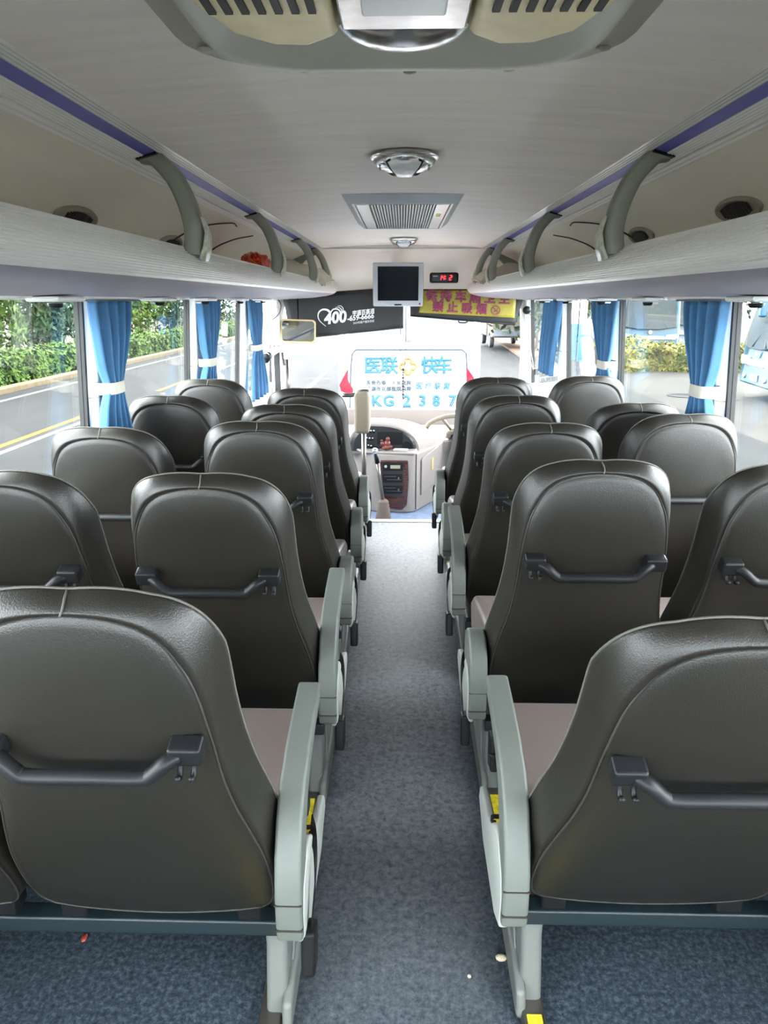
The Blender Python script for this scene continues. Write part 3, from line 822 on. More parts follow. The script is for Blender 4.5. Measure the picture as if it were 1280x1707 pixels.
vt = thing('ceiling_vent', 'silver framed ceiling return air vent with black slats', 'vent', (0, 0, 0))
ya, yb = 3.36, 4.62
def rr(hw, a, b, z): return [(-hw, a, z), (hw, a, z), (hw, b, z), (-hw, b, z)]
MB().rings([rr(.265, ya, yb, 1.862), rr(.265, ya, yb, 1.857), rr(.225, ya+.07, yb-.03, 1.826), rr(.215, ya+.08, yb-.04, 1.826), rr(.21, ya+.085, yb-.045, 1.838)]).build('frame', 'vent_frame', vt)
g = MB()
for k in range(22):
    x = -.138+k*.0133
    g.box((x, (ya+yb)/2+.02, 1.831), (.0055, yb-ya-.15, .012))
g.build('slats', 'vent_frame', vt)
MB().box((0, (ya+yb)/2+.02, 1.8365), (.30, yb-ya-.14, .003)).build('filter', 'grille_dark', vt)
for s in (-1, 1):
    MB().box((s*.180, (ya+yb)/2+.02, 1.829), (.058, yb-ya-.15, .008)).build('side_panel', 'alu_shiny', vt, bevel=.002)
MB().box((.178, 3.86, 1.8245), (.022, .10, .002)).build('sticker', 'yellow', vt)['label'] = 'pale yellow sticker'

# ------------------------------------------------------------------ screen, clock, sunshades, mirror
p = px(663.5, 475, y=6.20)
tv = thing('monitor', 'silver framed television screen hanging from the front header', 'television', p, (R(7), 0, 0))
MB().box((0, .02, 0), (.415, .04, .345)).build('bezel', 'tv', tv, bevel=.012, seg=3)
MB().box((0, -.001, .010), (.335, .006, .270)).build('screen', 'screen', tv, bevel=.002)
MB().box((0, .05, .05), (.36, .06, .22)).build('rear_case', 'black_plastic', tv, bevel=.02)
MB().box((-.0, -.002, -.157), (.06, .004, .012)).build('maker_badge', 'black_plastic', tv)
MB().ball((.18, -.002, -.15), (.008, .004, .008)).build('power_light', 'magenta', tv, smooth=True)
MB().tube([(0, .06, .10), (0, .30, .12)], .03, 10).build('bracket', 'black_plastic', tv)

p = px(740, 463, y=6.47)
ck = thing('digital_clock', 'black digital clock with red figures on the front header', 'clock', p)
MB().box((0, 0, 0), (.245, .05, .085)).build('case', 'black_plastic', ck, bevel=.018, seg=4)
MB().box((0, -.0255, 0), (.20, .003, .055)).build('window', 'screen', ck)
def seg7(d, x, h=.036, w=.018, z0=0):
    on = {'1': 'bc', '4': 'fgbc', '2': 'abged', '0': 'abcdef'}[d]; b = MB(); q = .0045
    P = {'a': (0, h/2, w, q), 'g': (0, 0, w, q), 'd': (0, -h/2, w, q), 'b': (w/2, h/4, q, h/2), 'c': (w/2, -h/4, q, h/2), 'f': (-w/2, h/4, q, h/2), 'e': (-w/2, -h/4, q, h/2)}
    for c in on:
        dx, dz, sw, sh = P[c]
        b.box((x+dx+dz*.16, -.0275, dz+z0), (sw*.95, .002, sh*.92), (0, R(9) if sh > sw else 0, 0))
    return b
for d, x in (('1', -.034), ('4', -.008), ('2', .055)):
    seg7(d, x).build('digit', 'red_led', ck)
MB().box((.011, -.0275, .009), (.005, .002, .005)).box((.010, -.0275, -.009), (.005, .002, .005)).build('colon', 'red_led', ck)
MB().box((-.075, -.0275, .012), (.04, .002, .004)).build('marking', 'tv', ck)

# left sunshade: black cloth pulled down, printed
def quad_cloth(name, cat, label, corners, m, th=.006, wav=.004):
    a, b, c, d = [Vector(q) for q in corners]     # top-left, top-right, bottom-right, bottom-left
    base = (a+b+c+d)/4; t = thing(name, label, cat, base); n = 24; rs = []
    for i in range(9):
        f = i/8; r = []
        for k in range(n+1):
            g = k/n; q = (a.lerp(b, g)).lerp(d.lerp(c, g), f)-base
            r.append((q.x, q.y+wav*math.sin(g*19+f*3)+wav*.6*math.sin(g*7-f*5), q.z))
        rs.append(r)
    cl = MB().rings(rs, False, False, False).build('cloth', m, t, smooth=True, solid=th)
    return t, cl, base, (a, b, c, d)
YV = 6.48
sh, cl, base, cn = quad_cloth('sunshade', 'sunshade', 'black roller sunshade with white phone number lettering on the left of the windscreen',
    (px(470, 492, y=YV+.03), px(672, 478, y=YV+.03), px(672, 546, y=YV), px(487, 565, y=YV)), 'visor', wav=.003)
a, b, c, d = cn
MB().tube([d-base, c-base], .007, 8).build('bottom_bar', 'visor', sh, smooth=True)
def onq(u, v, y=YV-.004): return px(u, v, y=y)-base
tilt = math.atan2(px(623, 531, y=YV).z-px(545, 540, y=YV).z, px(623, 531, y=YV).x-px(545, 540, y=YV).x)
RT = (R(90), -tilt, 0)
text('lettering', '400', .135, 'print', sh, onq(559, 530), RT, width=.205, bold=True, offset=.006, shear=.2)
text('lettering', '-659-6666', .060, 'print', sh, onq(601, 529), RT, width=.235, offset=.002, shear=.2)
text('lettering', '宇通百事通', .047, 'print', sh, onq(606, 521), RT, width=.195, offset=.0015, shear=.2)
text('lettering', '24小时客户服务热线', .024, 'print', sh, onq(606, 537), RT, width=.185, shear=.2)
def stroke(name, pts, r, parent, m='print'):
    q = spline([onq(u, v) for u, v in pts], 6); k = len(q)
    rad = r if not isinstance(r, tuple) else [r[0]+(r[1]-r[0])*i/(k-1) for i in range(k)]
    b = MB(); rs = []
    for i, p in enumerate(q):
        tt = (q[min(i+1, k-1)]-q[max(i-1, 0)]); nx = Vector((-tt.z, 0, tt.x)).normalized()
        w = rad[i] if isinstance(rad, list) else rad
        rs.append([(p.x+nx.x*w, p.y-.001, p.z+nx.z*w), (p.x-nx.x*w, p.y-.001, p.z-nx.z*w), (p.x-nx.x*w, p.y+.003, p.z-nx.z*w), (p.x+nx.x*w, p.y+.003, p.z+nx.z*w)])
    b.rings(rs).build(name, m, parent)
stroke('heart_mark', [(551, 522), (546, 517), (538, 516), (532, 520), (530, 527), (533, 535), (543, 544)], (.010, .002), sh)
stroke('heart_mark', [(551, 521), (555, 516), (561, 515), (566, 518), (567.5, 523)], (.006, .006), sh)
stroke('heart_mark', [(559, 512.5), (565, 512.5), (569, 516), (569.5, 520)], (.002, .005), sh)
stroke('heart_mark', [(563, 510), (568, 510), (571.5, 513.5), (572, 517)], (.002, .004), sh)

# right sunshade: yellow banner over a black shade
YB = 6.48
s2, cl2, base, cn = quad_cloth('sunshade', 'sunshade', 'black sunshade with a yellow no smoking banner on the right of the windscreen',
    (px(683, 482, y=YB+.03), px(878, 482, y=YB+.03), px(858, 541, y=YB), px(684, 526, y=YB)), 'visor', wav=.002)
a, b, c, d = cn
MB().tube([d-base, c-base], .008, 8).build('bottom_bar', 'black_plastic', s2, smooth=True)
MB().tube(spline([onq(764, 533), onq(765, 537), onq(769, 538), onq(776, 538), onq(779, 536), onq(780, 534)], 4), .006, 8).build('pull_handle', 'visor', s2, smooth=True)
q = [px(706, 484, y=YB-.012)-base, px(861, 484, y=YB-.012)-base, px(858, 530, y=YB-.022)-base, px(698, 521, y=YB-.022)-base]
rs = []
for i in range(9):
    f = i/8; r = []
    for k in range(31):
        g = k/30; w = q[0].lerp(q[1], g).lerp(q[3].lerp(q[2], g), f)
        r.append((w.x, w.y+.004*math.sin(g*23+f*4)+.003*math.sin(g*9-f*8), w.z))
    rs.append(r)
bn = MB().rings(rs, False, False, False).build('banner', 'banner', s2, smooth=True, solid=.003)
tl2 = math.atan2(px(858, 530, y=YB).z-px(698, 521, y=YB).z, px(858, 530, y=YB).x-px(698, 521, y=YB).x)
def onb(u, v): return px(u, v, y=YB-.030)-base
for k, chv in enumerate('保持车厢卫生'):
    text('lettering', chv, .098, 'magenta', bn, onb(719+24.4*k, 493.5+1.1*k), (R(90), -tl2*.6, 0), offset=.004)
for k, chv in enumerate('禁止吸烟'):
    text('lettering', chv, .094, 'magenta', bn, onb(730+24.2*k, 512+1.4*k), (R(90), -tl2*.6, 0), offset=.004)
ct = onb(826, 517)
ring = MB().tube([(ct.x+.036*math.cos(2*math.pi*k/24), ct.y, ct.z+.036*math.sin(2*math.pi*k/24)) for k in range(25)], .004, 6)
ring.tube([(ct.x-.025, ct.y, ct.z+.025), (ct.x+.025, ct.y, ct.z-.025)], .0035, 6)
ring.box((ct.x, ct.y, ct.z-.006), (.034, .004, .010), (0, R(-15), 0))
ring.tube(spline([(ct.x+.012, ct.y, ct.z+.004), (ct.x+.018, ct.y, ct.z+.014), (ct.x+.008, ct.y, ct.z+.022)], 4), .0025, 5)
ring.box((ct.x, ct.y, ct.z-.047), (.05, .003, .004))
ring.build('no_smoking_sign', 'magenta', bn, smooth=True, auto=40)

p = px(497, 552, y=6.28)
mr = thing('interior_mirror', 'tan framed interior mirror hanging in front of the black sunshade', 'mirror', p, (R(-4), R(2), R(10)))
def rr2(hw, hh, r, y, n=5):
    pts = []
    for cx, cz, a0 in ((hw-r, hh-r, 0), (-hw+r, hh-r, 90), (-hw+r, -hh+r, 180), (hw-r, -hh+r, 270)):
        for k in range(n+1):
            a = R(a0+90*k/n); pts.append((cx+r*math.cos(a), y, cz+r*math.sin(a)))
    return pts
MB().rings([rr2(.145, .093, .03, .02), rr2(.150, .098, .032, .0), rr2(.147, .095, .031, -.008), rr2(.136, .084, .025, -.006), rr2(.136, .084, .025, 0)]).build('frame', 'tan', mr, smooth=True, auto=40)
MB().rings([rr2(.137, .085, .025, -.0025), rr2(.137, .085, .025, .0)]).build('glass', 'mirror', mr)
MB().tube([(0, .02, .05), (.0, .09, .14), (0, .10, .30)], .008, 8).build('stem', 'black_plastic', mr, smooth=True)

# hanging charm in the middle of the windscreen
p0 = px(674, 512, y=6.42)
hc = thing('hanging_charm', 'long thin beaded charm hanging on a black cord in mid windscreen', 'charm', p0)
def oc(u, v): return px(u, v, y=6.42)-p0
MB().tube([oc(668, 506), oc(667.5, 560), oc(667, 600), oc(671, 616)], .0028, 6).tube([oc(677, 506), oc(676.5, 560), oc(676, 600), oc(672, 616)], .0028, 6).build('cord', 'wire', hc)
MB().tube([oc(666, 601), oc(671.5, 602), oc(677, 601)], .004, 6).build('clasp', 'tan', hc)
b = MB()
for k in range(11):
    b.ball(oc(672-.03*k, 616+4.6*k), .009 if k % 3 else .013, 8, 6)
b.tube([oc(672, 614), oc(671.5, 672)], .003, 6)
b.build('bead_string', 'wire', hc, smooth=True)

p0 = px(878, 517, y=6.25)
dc = thing('ball_camera', 'small black ball hanging on a bracket at the right end of the windscreen', 'camera', p0)
MB().ball((0, 0, 0), .034, 16, 10).build('ball', 'black_plastic', dc, smooth=True)
MB().tube([(0, 0, .03), (0, .02, .10)], .012, 8).build('bracket', 'vent_frame', dc, smooth=True)
def od(u, v): return px(u, v, y=6.25)-p0
MB().tube(spline([od(879, 522), od(886, 526), od(893, 531)], 4), .0025, 5).build('cable', 'wire', dc)
p0 = px(886, 580, y=6.35)
cd = thing('shade_pull_cord', 'pair of thin pull cords hanging beside the right sunshade', 'cord', p0)
def oe(u, v): return px(u, v, y=6.35)-p0
MB().tube([oe(875, 540), oe(877, 575), oe(890, 622)], .0028, 5).tube([oe(879, 530), oe(882, 570), oe(891, 622)], .0028, 5).build('cord', 'taupe', cd)
MB().box(oe(890.5, 620), (.018, .018, .05)).build('cord_end', 'black_plastic', cd)

# ------------------------------------------------------------------ entrance on the left front
p0 = px(449, 580, y=6.0)
dr = MB().box((-1.075, 6.30, .62), (.07, .16, 1.60)).build('door_1', 'white_paint', bevel=.012)
struct(dr)
MB().box((-1.06, 6.215, .45), (.05, .012, 1.2)).build('door_seal', 'seal', dr)
MB().box((-1.045, 6.24, 1.26), (.03, .18, .22)).build('access_panel', 'white_paint', dr, bevel=.02)
dm = thing('door_opener', 'pale metal door opening mechanism on the post at the left entrance', 'door mechanism', (-1.04, 6.2, .93))
MB().tube([(-.06, -.26, .05), (.0, .10, .10)], .030, 12).build('cylinder', 'vent_frame', dm, smooth=True)
MB().tube([(-.07, -.27, .03), (-.05, -.22, .055)], .038, 12).build('cylinder_end', 'black_plastic', dm, smooth=True)
MB().tube([(.02, .06, .06), (.03, .08, -.05)], .012, 8).tube([(.05, .12, .0), (.05, .13, -.45)], .016, 8).build('rod', 'steel', dm, smooth=True)
MB().box((.045, .10, -.34), (.05, .06, .05), (0, R(30), 0)).build('clevis', 'grille_dark', dm, bevel=.006)
cb = thing('door_cable', 'thin black looped cable beside the left entrance curtain', 'cable', (-1.02, 6.1, 1.36))
MB().tube(spline([(.0, 0, .08), (.03, 0, .02), (.01, 0, -.05), (-.05, 0, -.10)], 5), .005, 6).build('cable', 'wire', cb)

# ------------------------------------------------------------------ dashboard and controls
db = thing('dashboard', 'pinkish grey bus dashboard with black instrument panel and wood trimmed console', 'dashboard', (0, 5.9, ZF))
def P3(x, y, z): return (x, y-5.9, z-ZF)
# lower body: plan outline pushed up
plan = [(-.42, 5.75), (-.26, 5.47), (-.20, 5.42), (.06, 5.40), (.10, 5.42), (.13, 5.46), (.33, 5.86), (.36, 5.98), (1.06, 6.02), (1.06, 6.76), (-.95, 6.76), (-.95, 6.10), (-.42, 6.05)]
lo = MB().prism([(x, y-5.9) for x, y in plan], 'z', .0, .47).build('body', 'dash', db, bevel=.018, seg=3)
# hood: arched shell over the instruments
def arch_pts(x0, x1, zb, zt, e=2.4, n=18, skew=.35):
    pts = []
    for k in range(n+1):
        a = math.pi*k/n
        cx = x0+(x1-x0)*(skew if True else .5)
        c = math.cos(a); sn = math.sin(a)
        x = cx-(cx-x0)*abs(c)**(2/e) if c > 0 else cx+(x1-cx)*abs(c)**(2/e)
        pts.append((x, zb+(zt-zb)*abs(sn)**(2/e)))
    return pts
rs = []
for y, x0, x1, zt in ((5.56, -.42, .145, .63), (5.60, -.43, .17, .655), (5.70, -.43, .24, .66), (5.78, -.43, .29, .645), (5.82, -.42, .28, .60)):
    ap = arch_pts(x0, x1, .26, zt-.14); rs.append([P3(x, y, z) for x, z in ap])
MB().rings(rs).build('hood', 'dash', db, smooth=True, auto=50)
ap0 = arch_pts(-.40, .120, .285, .480); ap1 = arch_pts(-.37, .10, .295, .462)
MB().rings([[P3(x, 5.548, z) for x, z in ap0], [P3(x, 5.535, z) for x, z in ap1]]).build('instrument_panel', 'panel_black', db)
# switches in three banks, round dial on the right
def pd(u, v, y): return px(u, v, y=y)-Vector((0, 5.9, ZF))
for u, v in ((618, 719), (623, 719), (611, 731), (616, 731.5), (621, 731.5), (609, 743), (614, 743), (618.5, 744)):
    so = MB().box(pd(u, v, 5.528), (.016, .012, .028), (R(10), 0, 0)).build('switch', 'black_plastic', db, bevel=.003)
    MB().box(pd(u, v-1.2, 5.520), (.012, .003, .008)).build('switch_mark', 'print', so)
dl = pd(678, 744, 5.533)
MB().lathe([(.040, .0), (.040, -.006), (.034, -.006), (.034, -.002), (.004, -.002)], (dl.x, dl.y, dl.z), 24, 'y').build('dial', 'black_plastic', db, smooth=True, auto=40)
MB().box(pd(650, 731, 5.533), (.20, .004, .10)).build('blank_cover', 'black_plastic', db, bevel=.004)
# console: wood surround with three radio slots
wy = 5.395
q = [px(634, 768, y=wy), px(680, 768, y=wy), px(681, 800, y=wy), px(678, 842, y=wy), px(670, 850, y=wy), px(636, 846, y=wy)]
wd = MB().rings([[P3(p.x, wy+.03, p.z) for p in q], [P3(p.x, wy-.004, p.z) for p in q]]).build('console_trim', 'wood', db, bevel=.008)
q = [px(636.5, 771, y=wy), px(673, 771, y=wy), px(670, 828, y=wy), px(636, 826, y=wy)]
MB().rings([[P3(p.x, wy, p.z) for p in q], [P3(p.x, wy-.012, p.z) for p in q]]).build('console_plate', 'panel_black', wd, bevel=.004)
for v, kind in ((778, 0), (797, 1), (816, 1)):
    c = pd(654.5, v, wy-.012)
    ra = MB().box(c, (.152, .012, .064)).build('radio', 'black_plastic', db, bevel=.004)
    if kind == 0:
        MB().box(c+Vector((.02, -.007, 0)), (.075, .004, .026)).build('display', 'taupe', ra)
        MB().lathe([(.012, -.012), (.012, .0)], (c.x-.054, c.y-.006, c.z+.006), 14, 'y').build('knob', 'chrome', ra, smooth=True, auto=40)
    else:
        MB().box(c+Vector((-.02, -.007, .014)), (.09, .003, .003)).box(c+Vector((.01, -.007, -.012)), (.11, .003, .0025)).box(c+Vector((.045, -.007, .0)), (.012, .003, .016)).build('buttons', 'steel', ra)
# ledge in front of the instruments
q = [(-.30, 5.44), (.10, 5.385), (.125, 5.42), (.125, 5.56), (-.36, 5.56)]
MB().prism([(x, y-5.9) for x, y in q], 'z', .465, .485).build('ledge', 'dash', db, bevel=.008)
# hatch with latch on the slanting right side
e0, e1 = Vector((.15, 5.50, 0)), Vector((.31, 5.82, 0)); dv = (e1-e0).normalized(); nv = Vector((dv.y, -dv.x, 0))
def hp(f, z, o=0):
    p = e0+(e1-e0)*f+nv*(.008+o); return P3(p.x, p.y, z)
ho = MB().rings([[hp(f, z, o) for f, z in ((.02, -.06), (.02, .22), (.12, .24), (.92, .28), (.96, .24), (.80, .02))] for o in (-.01, .006)]).build('hatch', 'dash', db, bevel=.004)
MB().rings([[hp(f, z, o) for f, z in ((.50, .11), (.50, .20), (.60, .21), (.60, .11))] for o in (.004, .012)]).build('latch', 'tan', ho)
MB().tube([P3(.118, 5.44, z) for z in (-.16, .28)], .004, 6).build('panel_gap', 'seal', db)
v_ = MB()
for u, v in ((697, 722.5), (700, 726), (702, 731.5), (706.5, 734)):
    v_.ball(pd(u, v, 5.78+(.02 if v > 728 else 0)), (.016, .03, .006), 10, 6)
v_.build('air_vents', 'grille_dark', db, smooth=True)
# steering wheel
c = px(757, 716, y=6.04)
sw = thing('steering_wheel', 'taupe steering wheel half hidden behind the right aisle seats', 'steering wheel', c, (R(-38), 0, R(0)))
RW = .235
b = MB().tube([(RW*math.cos(2*math.pi*k/48), RW*math.sin(2*math.pi*k/48), 0) for k in range(49)], .019, 10, False).build('rim', 'wheel', sw, smooth=True)
MB().lathe([(.07, -.03), (.075, .0), (.05, .02), (.002, .025)], (0, 0, -.03), 20).build('hub', 'wheel', sw, smooth=True)
for a in (R(0), R(120), R(240)):
    MB().tube([(.05*math.cos(a), .05*math.sin(a), -.03), (RW*math.cos(a), RW*math.sin(a), 0)], .014, 8).build('spoke', 'wheel', sw, smooth=True)
MB().tube([(0, 0, -.03), (0, -.02, -.30)], .03, 10).build('column', 'black_plastic', sw, smooth=True)

# gear lever
gl = thing('gear_lever', 'long steel gear lever with ball knob and ribbed brown rubber boot', 'gear lever', px(636, 868, y=4.98)*0+Vector((px(639, 860, y=5.05).x, 5.05, ZF)))
bp = []
for k in range(19):
    h = .011*k; r = .066-.0018*k+(.004 if k % 2 else 0); bp.append((r, h))
MB().lathe(bp+[(.02, .21)], (0, 0, 0), 24).build('boot', 'boot', gl, smooth=True, auto=60)
kn = px(625, 752, y=4.98)-Vector(gl.location); md = px(629, 772, y=4.985)-Vector(gl.location)
MB().tube([(0, 0, .18), md], .013, 10).build('shaft', 'steel', gl, smooth=True)
MB().tube([md, kn], [.018, .011], 10).build('grip', 'black_plastic', gl, smooth=True)
MB().ball(kn, .023, 14, 10).build('knob', 'chrome', gl, smooth=True)

# figurine and note on the ledge
c = px(645, 757, y=5.47)
fg = thing('figurine', 'small seated reddish brown figurine on the dashboard ledge', 'figurine', (c.x, 5.47, ZF+.485))
b = MB().ball((0, 0, .025), (.034, .028, .026)).ball((.002, 0, .055), (.026, .022, .024)).ball((.006, 0, .088), (.016, .016, .018)).ball((-.034, -.004, .05), (.018, .014, .022)).ball((.026, -.008, .03), (.016, .018, .014)).ball((-.022, -.012, .02), (.018, .02, .014)).ball((-.042, 0, .074), (.010, .010, .012))
b.build('body', 'figurine', fg, smooth=True)
c = px(668, 759, y=5.44)
tag(MB().box((0, 0, .004), (.11, .06, .008), (0, 0, R(-8))).build('phone', 'lens', None, (c.x, 5.475, ZF+.487), bevel=.003), 'flat pale handset lying on the dashboard ledge', 'phone')

# padded rail in front of the left seats
c = px(605, 685, y=4.55)
gr = thing('guard_rail', 'metal guard rail with beige padded cover in front of the left aisle seats', 'guard rail', (c.x, 4.55, 0))
def og(u, v, y=4.55): return px(u, v, y=y)-Vector((c.x, 4.55, 0))
MB().box(og(604.5, 685), (.095, .26, .25)).build('padded_cover', 'pad', gr, (0, 0, 0), bevel=.022, seg=3)
MB().tube(spline([og(570, 659, 4.55), og(592, 658), og(606, 652), og(614, 655)], 4), .014, 10).build('rail', 'steel', gr, smooth=True)
pp = og(606, 700)
MB().tube([(pp.x, .0, .0), (pp.x, .0, .72)], .016, 10).build('post', 'steel', gr, smooth=True)

# ------------------------------------------------------------------ things on the racks and floor
def cushion(name, label, loc, d, rot, m, seed):
    rnd = random.Random(seed); b = MB(); n = 22; top = []; bot = []
    for i in range(n+1):
        for j in range(n+1):
            u, v = i/n*2-1, j/n*2-1
            e = max(0, (1-abs(u)**3.2))*max(0, (1-abs(v)**3.2)); h = e**.5
            pin = 1-.10*(1-abs(u)**2)*abs(v)**3-.0
            x = d[0]/2*u*(1-.10*(1-v*v)*abs(u)**4); y = d[1]/2*v*(1-.12*(1-u*u)*abs(v)**4)
            wr = .010*math.sin(7*u+3*v+seed)*math.sin(5*v-2*u)*h+.006*math.sin(16*u*v+5*u)*h
            top.append((x, y, d[2]/2*h+wr)); bot.append((x, y, -d[2]/2*h*.7))
    f = []
    N = n+1
    for i in range(n):
        for j in range(n):
            q = (i*N+j, (i+1)*N+j, (i+1)*N+j+1, i*N+j+1); f.append(q); f.append(tuple(k+N*N for k in q[::-1]))
    b.add(top+bot, f)
    t = thing(name, label, 'pillow', loc, rot)
    b.build('case', m, t, smooth=True)
    p = [(d[0]/2*u*(1-.10*(1-v*v)*abs(u)**4), d[1]/2*v*(1-.12*(1-u*u)*abs(v)**4), 0) for u, v in [(k/10-1, -1) for k in range(21)]+[(1, k/10-1) for k in range(21)]+[(1-k/10, 1) for k in range(21)]+[(-1, 1-k/10) for k in range(21)]]
    MB().tube(p, .006, 6).build('seam', m, t, smooth=True)
    return t
cushion('pillow', 'pale grey pillow lying at the front end of the left luggage rack', (-.80, 5.86, 1.615), (.50, .66, .15), (R(4), R(16), 0), 'pillow', 3)
cushion('pillow', 'taupe pillow lying at the front end of the right luggage rack', (.80, 5.88, 1.60), (.46, .60, .15), (R(4), R(-10), 0), 'pillow_dark', 5)
c = px(553, 466, y=6.0)
def crumple(name, label, cat, loc, r, m, seed, group=None, n=22, k=12, amp=1.0):
    rnd = random.Random(seed); b = MB(); rs = []
    f = [(rnd.uniform(2, 7), rnd.uniform(2, 7), rnd.uniform(0, 6)) for _ in range(5)]
    for i in range(k+1):
        a = -math.pi/2+math.pi*i/k; q = max(.03, math.cos(a)); ring = []
        for j in range(n):
            t = 2*math.pi*j/n; w = 1+amp*(sum(.10*abs(math.sin(p*t+s*a+o)) for p, s, o in f)-.3)
            ring.append((r[0]*q*math.cos(t)*w, r[1]*q*math.sin(t)*w, r[2]*(1+math.sin(a)*w)))
        rs.append(ring)
    return tag(b.rings(rs).build(name, m, None, loc, smooth=True, auto=25), label, cat, group)
crumple('folded_cloth', 'dark maroon cloth tucked under the pillow on the left rack', 'cloth', (-.655, 6.0, 1.545), (.045, .07, .03), 'maroon', 4)
crumple('plastic_bag', 'crumpled orange plastic bag on the left luggage rack', 'bag', (-.77, 3.98, 1.505), (.075, .17, .07), 'orange', 9, n=48, k=24, amp=1.9)
# loose cables looping along the rack backs
for s, side in ((-1, 'left'), (1, 'right')):
    t = thing('wiring_loop', 'thin black wire looping along the back of the %s luggage rack' % side, 'cable', (s*.95, 3.6, 1.6))
    MB().tube(spline([(s*.13, -.35, -.10), (s*.09, -.30, .03), (s*-.02, -.15, .13), (s*-.12, .1, .175), (s*-.13, .2, .17)], 6), .0035, 6).build('wire', 'wire', t, smooth=True)
    MB().tube(spline([(s*.12, .35, -.08), (s*.07, .42, .06), (s*-.02, .55, .13), (s*-.10, .75, .17)], 6), .0035, 6).build('wire', 'wire', t, smooth=True)

def on_floor(u, v): return px(u, v, z=.0)
c = on_floor(835, 1600); crumple('crumb', 'pale tan crumb lying on the aisle floor by the nearest right leg', 'litter', (c.x, c.y, 0), (.012, .008, .006), 'litter', 11)
c = on_floor(782, 1629); crumple('crumb', 'tiny pale crumb on the aisle floor, nearest the camera', 'litter', (c.x, c.y, 0), (.004, .004, .003), 'litter', 12)
c = on_floor(141, 1566); crumple('foil_wrapper', 'red and white foil wrapper on the floor under the nearest left seats', 'litter', (c.x, c.y, 0), (.006, .011, .005), 'litter_red', 13)
c = on_floor(588, 1058); crumple('paper_scrap', 'white paper scrap on the floor beside the third left armrest', 'litter', (c.x, c.y, 0), (.02, .012, .007), 'white_paint', 14)

# ------------------------------------------------------------------ outdoors
GZ = -.95
struct(MB().box((-2.5, 60, GZ-.05), (17.6, 180, .1)).build('ground', 'asphalt'))
struct(MB().box((56.3, 60, GZ-.05), (100, 180, .1)).build('ground', 'concrete'))
struct(MB().box((-61.3, 60, GZ-.05), (100, 180, .1)).build('ground', 'soil'))
def marking(x, w, y0, y1, m, label, grp=None):
    tag(MB().box((x, (y0+y1)/2, GZ+.002), (w, y1-y0, .004)).build('road_marking', m), label, 'road marking', grp)
marking(-9.75, .16, -5, 70, 'road_white', 'white edge line on the road along the left kerb')
marking(-6.45, .13, -5, 15.5, 'road_white', 'white centre line on the road, beside the yellow stripe')
marking(-6.75, .15, 8, 16, 'road_yellow', 'yellow centre stripe on the road at left')
marking(-6.45, .13, 24, 34, 'road_white', 'second white centre dash on the road, farther ahead')
marking(-6.60, .15, 19.5, 24, 'road_yellow', 'yellow centre stripe farther along the road at left')
marking(-2.6, .13, 13, 30, 'road_white', 'white lane line on the road ahead, left of the white bus')
tag(MB().box((-10.55, 30, GZ+.07), (.35, 75, .16)).build('kerb', 'curb', bevel=.02), 'beige stone kerb along the left side of the road', 'kerb')
tag(MB().prism([(5.0, 30), (7.2, 34), (12, 95), (7.8, 95)], 'z', GZ, GZ+.10).build('pavement', 'paving'), 'pinkish paved strip ahead to the right of the white bus', 'pavement')

def leaves(b, cnt, fn, size, rnd):
    for _ in range(cnt):
        c, nrm = fn(); s = size*rnd.uniform(.6, 1.3)
        a = Vector((rnd.uniform(-1, 1), rnd.uniform(-1, 1), rnd.uniform(-1, 1))).normalized()
        nn = (nrm+a*.8).normalized(); u = nn.cross(Vector((rnd.uniform(-1, 1), rnd.uniform(-1, 1), .3))).normalized(); w = nn.cross(u)
        b.add([c-u*s, c+w*s*.45+nn*s*.1, c+u*s, c-w*s*.45+nn*s*.1], [(0, 1, 2, 3)])
rnd = random.Random(3)
# clipped hedge along the kerb
b = MB()
def hedge_pt(x0, x1, y0, y1, z1):
    def f():
        y = y0+(y1-y0)*rnd.random()**1.5; k = rnd.random(); wob = .08*math.sin(y*2.1)+.06*math.sin(y*5.3)
        if k < .55: return Vector((x1+wob, y, GZ+(z1-GZ)*rnd.random())), Vector((1, 0, .3))
        return Vector((x0+(x1-x0)*rnd.random(), y, z1+wob)), Vector((.2, 0, 1))
    return f
leaves(b, 24000, hedge_pt(-12.2, -10.85, 2, 60, -.12), .095, rnd)
t = thing('hedge', 'long clipped green hedge behind the left kerb', 'hedge', (-11.5, 20, GZ))
ho = b.build('foliage', 'leaf', t); ho.location = (11.5, -20, -GZ)
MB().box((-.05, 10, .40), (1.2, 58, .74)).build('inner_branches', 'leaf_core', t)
# trees behind it
def make_tree(seed, m, size, cnt, rx, rz, zc):
    r2 = random.Random(seed); b = MB()
    blobs = [(Vector((r2.uniform(-1, 1)*rx*.6, r2.uniform(-1, 1)*rx*.6, zc+r2.uniform(-1, 1)*rz*.7)), r2.uniform(.45, .75)*rx) for _ in range(12)]
    def f():
        c, r = r2.choice(blobs); d = Vector((r2.gauss(0, 1), r2.gauss(0, 1), r2.gauss(0, 1))).normalized()
        return c+d*r*r2.uniform(.75, 1.05), d
    leaves(b, cnt, f, size, r2)
    t = thing('tree', 'x', 'tree', group='trees along the left of the road')
    b.build('foliage', m, t)
    MB().tube([(0, 0, 0), (.05, 0, zc*.6), (0, .05, zc)], [.14, .11, .05], 8).build('trunk', 'bark', t, smooth=True)
    return t
t0 = make_tree(1, 'leaf_dark', .13, 5200, 1.9, 2.1, 2.5)
t1 = make_tree(2, 'leaf', .13, 5200, 1.8, 1.9, 2.6)
spots = [(-13.8, 3.5), (-14.4, 7.6), (-13.6, 11.2), (-14.6, 15), (-13.8, 19), (-14.4, 23.5), (-13.7, 28), (-14.5, 33), (-13.8, 39), (-14.2, 46), (-13.8, 54)]
